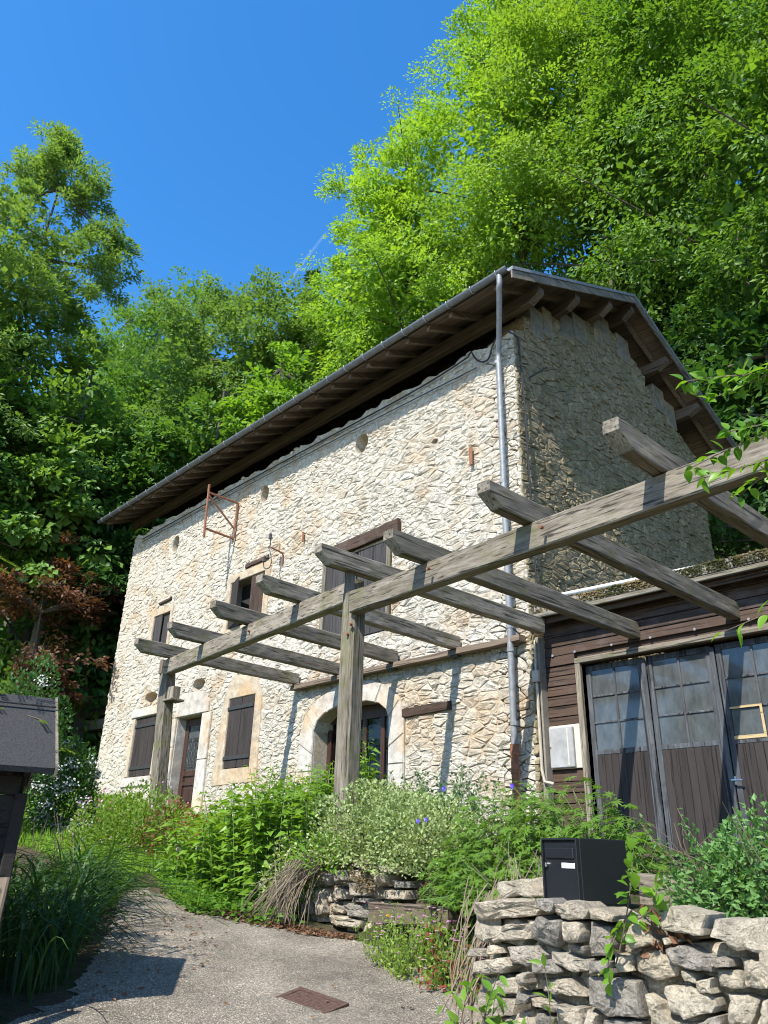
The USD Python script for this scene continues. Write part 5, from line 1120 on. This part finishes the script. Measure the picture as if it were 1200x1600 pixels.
for q, sd in (((-8.35, 4.78), 1), ((-8.0, 4.82), 2)):
    z = float(gz(*q)); dn = Thing('dandelion_clock', 'dandelion seed head on a bare stalk, the %s of two' % ('left' if sd == 1 else 'right'), 'dandelion', (*q, z))
    top = V3(q[0], q[1], z + .42 + .05 * sd); dn.part('stalk', tube(bez((*q, z), (q[0] + .03, q[1], z + .2), top, 6), .004, 5), STEM)
    d = rdir(R_(sd), 160); dn.part('seed_ball', cards(top + d * .004, d, np.cross(d, [.3, .5, .8]), .026, .012), F_SEED)

# grey green marjoram mound and catmint round the pergola post
rg = R_(87); og = Thing('marjoram_mound', 'pale grey green mound of tiny leaves hanging over the mossy stone wall', 'bush', (-5.95, 5.6, 1.35))
A = [mound(rg, c, r, n, .034, hollow=.5) for c, r, n in (((-6.0, 5.55, 1.50), (1.05, .55, .66), 19000), ((-5.25, 5.55, 1.42), (.66, .5, .58), 9500), ((-6.75, 5.3, 1.2), (.45, .38, .55), 5200))]
P, D, N, L = map(np.concatenate, zip(*A)); og.part('foliage', cards(P, D, N, L, L * .72), L_OREG)
og.part('stems', stalks(rg, np.tile([-5.95, 5.6, 1.3], (40, 1)) + rg.normal(0, .3, (40, 3)) * [1, .6, 0], P[rg.integers(0, len(P), 40)], .004, .002), TWIG)
ct = Thing('catmint', 'upright dark green catmint sprigs behind the pale mound at the centre post', 'plant', (-5.5, 6.0, 1.38))
Q = np.column_stack([rg.uniform(-6.3, -4.9, 95), rg.uniform(5.75, 6.35, 95)]); ro = np.column_stack([Q, gz(Q[:, 0], Q[:, 1])]); ti = ro + np.column_stack([rg.normal(0, .1, (95, 2)), rg.uniform(.55, .92, 95)])
ct.part('stems', stalks(rg, ro, ti, .004, .002), STEM); t = rg.random((95, 46)) ** .7; Pq = (ro[:, None] + (ti - ro)[:, None] * t[..., None]).reshape(-1, 3); d = rdir(rg, len(Pq)); ct.part('foliage', cards(Pq + d * .012, d + [0, 0, .2], rdir(rg, len(Pq)) + [0, 0, 1], .038, .024), L_CAT)
wd = Thing('green_weed', 'bright green leafy weed growing above the straw on the stone wall', 'plant', (-6.25, 5.1, 1.36))
P, D, N, L = mound(rg, (-6.2, 5.12, 1.38), (.36, .25, .3), 480, .075, hollow=.3); wd.part('foliage', leaves(P, D, N, L, L * .34), L_NETTLE)

# cranesbills: leaves cut into seven fingers
def palmate(P, N, r, rg, fingers=7):
    n = len(P); N = unit(N); a = unit(np.cross(N, rdir(rg, n))); b = np.cross(N, a); M = MB()
    for k in range(fingers):
        t = (k - (fingers - 1) / 2) * (4.7 / fingers) + rg.normal(0, .06, n); D = a * np.cos(t)[:, None] + b * np.sin(t)[:, None] - N * .12
        L = r * (1 - .05 * abs(k - 3)) ; M.add(*cards(P, D, N + rg.normal(0, .15, P.shape), L, L * .26))
    return M
def cranesbill(lab, blobs, seed, flowers=(), straw=0):
    rg = R_(seed); c0 = V3(*blobs[0][0]); t = Thing('cranesbill', lab, 'plant', tuple(c0)); M = MB(); St = MB()
    for c, r, n in blobs:
        P, D, N, L = mound(rg, c, r, n, .06, hollow=.45, top=.9); v, f = palmate(P, N + [0, -.25, .2], L, rg).get(); M.add(v, f)
        k = rg.integers(0, n, n // 3); St.add(*stalks(rg, V3(*c) + rg.normal(0, .14, (len(k), 3)) * [1.4, .8, 0], P[k], .0035, .0018, 4, .04).get())
    t.part('foliage', M, L_GERAN); t.part('stems', St, STEM)
    for q in flowers:
        q = V3(*q); a = np.arange(5) * 1.2566; d = np.stack([np.cos(a), -.35 + 0 * a, np.sin(a)], 1); t.part('flower', leaves(np.tile(q, (5, 1)), d, np.tile([0, -1.0, .3], (5, 1)), .026, .026), F_VIOLET)
        t.part('flower_stalk', tube(bez(c0 + rg.normal(0, .15, 3) * [1, .5, 0], (c0 + q) / 2 + [0, .05, .1], q, 6), .002, 4), STEM)
    if straw:
        ro = c0 + rg.normal(0, .12, (straw, 3)) * [1.5, .5, 0] + [-.1, -.45, 0]; t.part('dry_stalks', stalks(rg, ro, ro + np.column_stack([rg.normal(0, .1, (straw, 2)), rg.uniform(.15, .32, straw)]), .0035, .002, 4, .05), STRAW)
cranesbill('finger leaved green plant with violet flowers spilling over the wooden rails', [((-4.5, 5.3, 1.22), (.42, .42, .42), 620), ((-4.25, 5.45, 1.35), (.6, .45, .72), 1150), ((-4.05, 4.95, 1.2), (.4, .36, .35), 450)], 91, [(-4.62, 5.1, 2.03), (-4.97, 5.15, 1.78), (-4.87, 5.15, 1.79)])
cranesbill('finger leaved green plant behind the mailbox with dry stalks at its foot', [((-3.35, 5.1, 1.3), (.62, .42, .72), 1000), ((-3.0, 4.95, 1.3), (.45, .36, .46), 650), ((-3.7, 5.2, 1.35), (.4, .4, .62), 500)], 92, [(-3.82, 5.0, 2.01)], 20)

# small leaved shrub at the right end of the wall
rg = R_(93); rs = Thing('small_leaved_shrub', 'bushy green shrub of small oval leaves on the right end of the stone wall', 'bush', (-1.45, 4.1, 1.28))
A = [mound(rg, c, r, n, .036, hollow=.4) for c, r, n in (((-1.45, 4.15, 1.30), (.52, .36, .50), 5200), ((-.95, 4.2, 1.3), (.5, .4, .55), 3200), ((-1.85, 4.05, 1.3), (.3, .25, .30), 1300))]
P, D, N, L = map(np.concatenate, zip(*A)); rs.part('foliage', leaves(P, D, N, L, L * .62), L_SHRUB)
ro = np.tile([-1.45, 4.1, 1.27], (46, 1)) + rg.normal(0, .16, (46, 3)) * [1.5, .6, 0]; ti = ro + np.column_stack([rg.normal(0, .22, 46) , rg.normal(-.05, .12, 46), rg.uniform(.28, .5, 46)]); rs.part('stems', stalks(rg, ro, ti, .004, .002), TWIG)
t = rg.random((46, 30)); Pq = (ro[:, None] + (ti - ro)[:, None] * t[..., None]).reshape(-1, 3); rs.part('sprig_leaves', leaves(Pq, rdir(rg, len(Pq)) + [0, 0, .3], rdir(rg, len(Pq)) + [0, 0, 1], .03, .02), L_SHRUB)

def ovate(p, d, N, L, W, seed):
    """one well shaped leaf: pointed oval, keeled and drooping"""
    rg = R_(seed); d = unit(d); S = unit(np.cross(d, N)); M = unit(np.cross(S, d)); t = np.array([0, .08, .22, .4, .6, .78, .92, 1.0]); w = np.array([.0, .55, .9, 1.0, .84, .52, .2, 0]) * W / 2; cv = rg.uniform(.1, .35)
    mid = p + d * L * t[:, None] - M * (cv * L * t ** 2)[:, None]; l, r = mid + S * w[:, None] + M * (w * .3)[:, None], mid - S * w[:, None] + M * (w * .3)[:, None]; V = np.vstack([mid, l, r]); F = []
    for i in range(7): F += [(i, i + 8, i + 9), (i, i + 9, i + 1), (i, i + 1, i + 17), (i, i + 17, i + 16)]
    return V, np.array(F)


def leafy_stem(t, pts, n, L, seed, m, asp=.6, parts=True, r=.004, spread=1.0):
    """a twig with leaves set along it, each leaf a piece of its own"""
    rg = R_(seed); pts = np.asarray(pts, float); t.part('twig', tube(pts, np.linspace(r, r * .4, len(pts)), 5), TWIG); s = np.linspace(.12, 1, n) * (len(pts) - 1); i = np.minimum(s.astype(int), len(pts) - 2); q = pts[i] + (pts[i + 1] - pts[i]) * (s - i)[:, None]
    ax = unit(pts[i + 1] - pts[i]); d = unit(ax * .5 + rdir(rg, n) * spread + [0, 0, -.1]); N = unit(rg.normal(0, .4, (n, 3)) + [0, -.3, 1]); ll = L * rg.uniform(.6, 1.2, n)
    for k in range(n): 
        t.part('leaf', ovate(q[k] + d[k] * .012, d[k], N[k], ll[k], ll[k] * asp, seed * 100 + k), m, smooth=True)
vn = Thing('wild_vine', 'small light green vine climbing between the mailbox and the cream stones', 'vine', (-2.05, 3.5, 1.1))
leafy_stem(vn, bez((-2.12, 3.47, 1.08), (-2.0, 3.44, 1.3), (-1.98, 3.50, 1.62), 8), 22, .065, 5, L_VINE, .8); leafy_stem(vn, bez((-2.05, 3.5, 1.25), (-1.85, 3.44, 1.3), (-1.88, 3.46, 1.42), 6), 12, .06, 6, L_VINE, .8); leafy_stem(vn, bez((-2.02, 3.48, 1.3), (-2.15, 3.42, 1.15), (-2.13, 3.42, 1.02), 6), 12, .055, 7, L_VINE, .8)
lb = Thing('broad_leaved_weed', 'bright green broad leaved weed at the foot of the dry stone wall', 'plant', (-2.75, 3.25, .5))
for k in range(9):
    rg = R_(200 + k); a = V3(-2.72 + rg.normal(0, .1), 3.22 + rg.normal(0, .05), .45); leafy_stem(lb, bez(a, a + [rg.normal(0, .05), -.02, .3], a + [rg.normal(0, .16), rg.normal(-.02, .06), rg.uniform(.3, .62)], 6), 13, .085, 210 + k, L_NETTLE, .42)
ls2 = Thing('thin_weed', 'single thin leafy stem growing up the middle of the dry stone wall', 'plant', (-2.42, 3.38, .6))
leafy_stem(ls2, bez((-2.44, 3.36, .55), (-2.40, 3.38, .85), (-2.46, 3.40, 1.06), 7), 15, .07, 231, L_NETTLE, .36)

# pink flowered weeds on the driveway edge
rg = R_(95); pk = Thing('pink_wildflowers', 'airy clump of pink wildflowers growing at the edge of the driveway', 'flowers', (-4.55, 4.7, .7))
PINKP = Polygon([(-5.15, 4.75), (-4.7, 4.5), (-4.1, 4.4), (-3.85, 4.55), (-4.2, 5.0), (-4.9, 5.0)]); Q = scatter(PINKP, 150, 95); ro = np.column_stack([Q, gz(Q[:, 0], Q[:, 1])]); ti = ro + np.column_stack([rg.normal(0, .10, (150, 2)), rg.uniform(.12, .42, 150)])
pk.part('stems', stalks(rg, ro, ti, .0028, .0014, 5, .04), STEM); t = rg.random((150, 22)) ** 1.3; Pq = (ro[:, None] + (ti - ro)[:, None] * t[..., None]).reshape(-1, 3); Pq = Pq + rg.normal(0, .025, Pq.shape) * [1, 1, .3]; pk.part('foliage', cards(Pq, rdir(rg, len(Pq)), rdir(rg, len(Pq)) + [0, 0, 1], .034, .016), L_LIME)
red = Pq[(Pq[:, 0] > -4.35) & (rg.random(len(Pq)) < .22)]; pk.part('red_leaves', cards(red * [1, 1, 1] + rg.normal(0, .02, red.shape) - [0, .05, .02], rdir(rg, len(red)), rdir(rg, len(red)) + [0, -.5, 1], .045, .026), L_REDDISH)
fl = ti[rg.random(150) < .6]; fl = np.repeat(fl, 4, 0); az = np.tile(np.arange(4) * 1.57, len(fl) // 4); pk.part('flowers', cards(fl, np.stack([np.cos(az), np.sin(az), .25 + 0 * az], 1), np.tile([0, -.5, 1.0], (len(fl), 1)), .019, .016), F_PINK)
yl = V3(-5.02, 4.85, 1.05); yd = Thing('yellow_flower', 'single yellow dandelion like flower before the wooden rails', 'flower', (-5.02, 4.9, .78)); yd.part('stalk', tube(bez((-5.02, 4.9, .78), (-5.0, 4.88, .9), yl, 5), .003, 5), STEM); d = rdir(R_(3), 40); d[:, 2] = np.abs(d[:, 2]); yd.part('petals', cards(np.tile(yl, (40, 1)), d, np.tile([0, -.4, 1.0], (40, 1)), .02, .007), leaf_mat('yellow_petals', [(0, (.7, .5, .02)), (1, (.8, .6, .05))], tcol=1.0))

# straw and dead leaves
rg = R_(97)
def straw(lab, top, foot0, foot1, n, seed, r=.0042):
    rg = R_(seed); top = V3(*top); w = rg.random(n)[:, None]; ft = V3(*foot0) * (1 - w) + V3(*foot1) * w + rg.normal(0, .075, (n, 3)); tp = top + rg.normal(0, .09, (n, 3)) * [1.3, 1, .6]; b = MB()
    for a, c in zip(tp, ft): m = a * .45 + c * .55 + rg.normal(0, .04, 3) + [0, -.06, .09]; b.add(*tube(bez(a, m, c, 6), r * rg.uniform(.5, 1.2), 4, False))
    solo('dead_stalks', b, STRAW, lab, 'dry stalks', kind=None)
straw('fan of dry pale stalks hanging over the mossy stone wall onto the drive', (-6.32, 5.02, 1.42), (-6.95, 4.78, .92), (-6.3, 4.90, .90), 120, 98)
straw('bundle of dry stalks hanging down the left end of the dry stone wall', (-3.32, 4.2, 1.3), (-3.42, 3.98, .66), (-3.28, 3.86, .74), 48, 99)
LIT = Polygon([(-7.3, 4.68), (-6.9, 4.62), (-6.2, 4.75), (-5.6, 4.95), (-5.6, 5.08), (-6.3, 4.98), (-7.1, 4.92)]); Q = np.vstack([scatter(LIT, 900, 100), scatter(DRIVE.buffer(-.05), 160, 101), scatter(gp, 260, 102), scatter(BED, 2600, 103)]); P = np.column_stack([Q, gz(Q[:, 0], Q[:, 1]) + .018 + rg.random(len(Q)) * .012]); N = unit(rg.normal(0, .35, P.shape) + [0, 0, 1]); Ls = rg.uniform(.02, .055, len(P)); solo('leaf_litter', leaves(P, rdir(rg, len(P)) * [1, 1, .15], N, Ls, Ls * .55), LITTER, 'brown dead leaves lying along the edge of the driveway', 'dead leaves', kind='stuff')
Q = np.column_stack([rg.uniform(-2.05, -1.8, 90), rg.uniform(3.5, 3.62, 90), rg.uniform(1.12, 1.3, 90)]); solo('dead_leaf_pocket', leaves(Q, rdir(rg, 90), rdir(rg, 90) + [0, -.5, .6], .05, .03), LITTER, 'reddish dead leaves caught between the cream stones right of the vine', 'dead leaves', kind='stuff')

# branches reaching into the picture from the right
ob = Thing('overhanging_branch', 'thin leafy branch reaching in from the right above the pergola beam', 'branch', (-.4, 3.6, 3.4))
for k, (a, m_, c, n) in enumerate([((-.3, 3.7, 3.55), (-.9, 3.5, 3.45), (-1.44, 3.45, 3.32), 58), ((-.5, 3.6, 3.5), (-1.0, 3.5, 3.75), (-1.42, 3.5, 3.86), 54), ((-.4, 3.6, 3.4), (-.9, 3.5, 3.3), (-1.22, 3.45, 3.1), 44), ((-.4, 3.6, 3.6), (-.8, 3.5, 3.75), (-1.12, 3.45, 3.72), 40), ((-.6, 3.55, 3.45), (-1.0, 3.45, 3.4), (-1.2, 3.4, 3.42), 44), ((-.5, 3.6, 3.3), (-.95, 3.4, 3.2), (-1.35, 3.4, 3.22), 40), ((-.5, 3.55, 3.8), (-.9, 3.5, 3.7), (-1.3, 3.45, 3.66), 36)]): leafy_stem(ob, bez(a, m_, c, 9), n, .066, 400 + k, L_VINE, .62, r=.006, spread=.8)
ob2 = Thing('overhanging_branch', 'short leafy twig at the right picture edge before the garage boards', 'branch', (-.7, 3.5, 2.6))
leafy_stem(ob2, bez((-.6, 3.5, 2.66), (-1.0, 3.45, 2.56), (-1.38, 3.42, 2.46), 8), 15, .075, 410, L_VINE, .55, r=.005, spread=.7)

# conifer sprigs over the shed
cf = Thing('conifer', 'conifer at the left picture edge whose feathery yellow green sprigs hang over the shed', 'tree', (-7.4, .1, .7))
cf.part('trunk', tube([(-7.4, .1, .6), (-7.3, .15, 3.0), (-7.25, .2, 5.0)], [.09, .06, .02], 7), BARK)
rg = R_(111); Bq = MB(); Fq = MB()
for (c, n) in [((-5.55, 1.42, 3.15), 3), ((-5.45, 1.25, 3.3), 2), ((-5.25, 1.9, 2.12), 3), ((-5.7, 1.6, 2.5), 3), ((-5.2, 1.55, 1.45), 2), ((-6.2, 1.3, 3.6), 4), ((-6.3, 1.2, 2.9), 4)]:
    for k in range(n):
        c2 = V3(*c) + rg.normal(0, .09, 3); s = V3(-7.28, .18, c2[2] + .35); pth = bez(s, (s + c2) / 2 + [0, 0, .22], c2, 9); Bq.add(*tube(pth, np.linspace(.014, .003, 9), 5))
        for q, a in zip(pth[4:], np.gradient(pth, axis=0)[4:]):
            for sd in (-1, 1):
                side = unit(np.cross(a, [0, 0, 1])) * sd; L = .16 * rg.uniform(.6, 1.1); d0 = unit(unit(a) * .9 + side + [0, 0, -.15]); u = np.linspace(0, 1, 9)[:, None]; pp = q + d0 * u * L
                for s2 in (-1, 1): Fq.add(*cards(pp, d0 * .8 + np.cross(d0, [0, 0, 1]) * s2 * .8, np.tile([0, 0, 1.0], (9, 1)) + rg.normal(0, .2, (9, 3)), .035, .011))
P, D, N, L = mound(rg, (-8.2, -.6, 1.2), (1.7, 1.5, 4.6), 14000, .16, hollow=.3); cf.part('crown', cards(P, D, N, L, L * .4), L_DARK); cf.part('branches', Bq, TWIG); cf.part('sprigs', Fq, L_LIME)
tf_ = Thing('fern_tuft', 'tuft of grass and ferns on top of the cellar lintel', 'plant', (-22, 9.9, 5.6)); rg = R_(113)
Q = np.column_stack([rg.uniform(-24.5, -20.9, 260), rg.uniform(9.9, 10.4, 260), np.full(260, 5.5)]); tf_.part('blades', straps(rg, Q, .9, (.1, -.1, 0), .03), L_GRASS)

# the wooded valley side behind the camera: more of the same hillside trees
src = '/World/hillside_tree'; s0 = stage.GetPrimAtPath(src).GetAttribute('xformOp:translate').Get(); rg = R_(131)
for k, az in enumerate(list(np.linspace(-100, 40, 9)) + list(np.linspace(140, 250, 7))):
    if k < 9: d = 30 + rg.uniform(0, 8); x, y = d * math.cos(math.radians(az)), d * math.sin(math.radians(az))
    else: d = 26 + rg.uniform(0, 8); x, y = -9 + d * math.cos(math.radians(az)), -8 + d * math.sin(math.radians(az))
    if x < -20 and y > 1: continue
    pth = numbered('/World', 'hillside_tree'); X = UsdGeom.Xform.Define(stage, pth); X.GetPrim().GetReferences().AddInternalReference(src); X.GetPrim().SetInstanceable(True)
    sc = rg.uniform(.5, .62); X.ClearXformOpOrder(); X.AddTranslateOp().Set(Gf.Vec3d(float(x), float(y), float(gz(x, y)) - 5)); X.AddRotateZOp().Set(float(rg.uniform(0, 360))); X.AddScaleOp().Set(Gf.Vec3f(float(sc * 1.35), float(sc * 1.35), float(sc)))
    keys(X.GetPrim(), 'tree of the wooded valley side behind the viewer, outside the picture', 'tree', 'trees on the valley side behind the viewer')
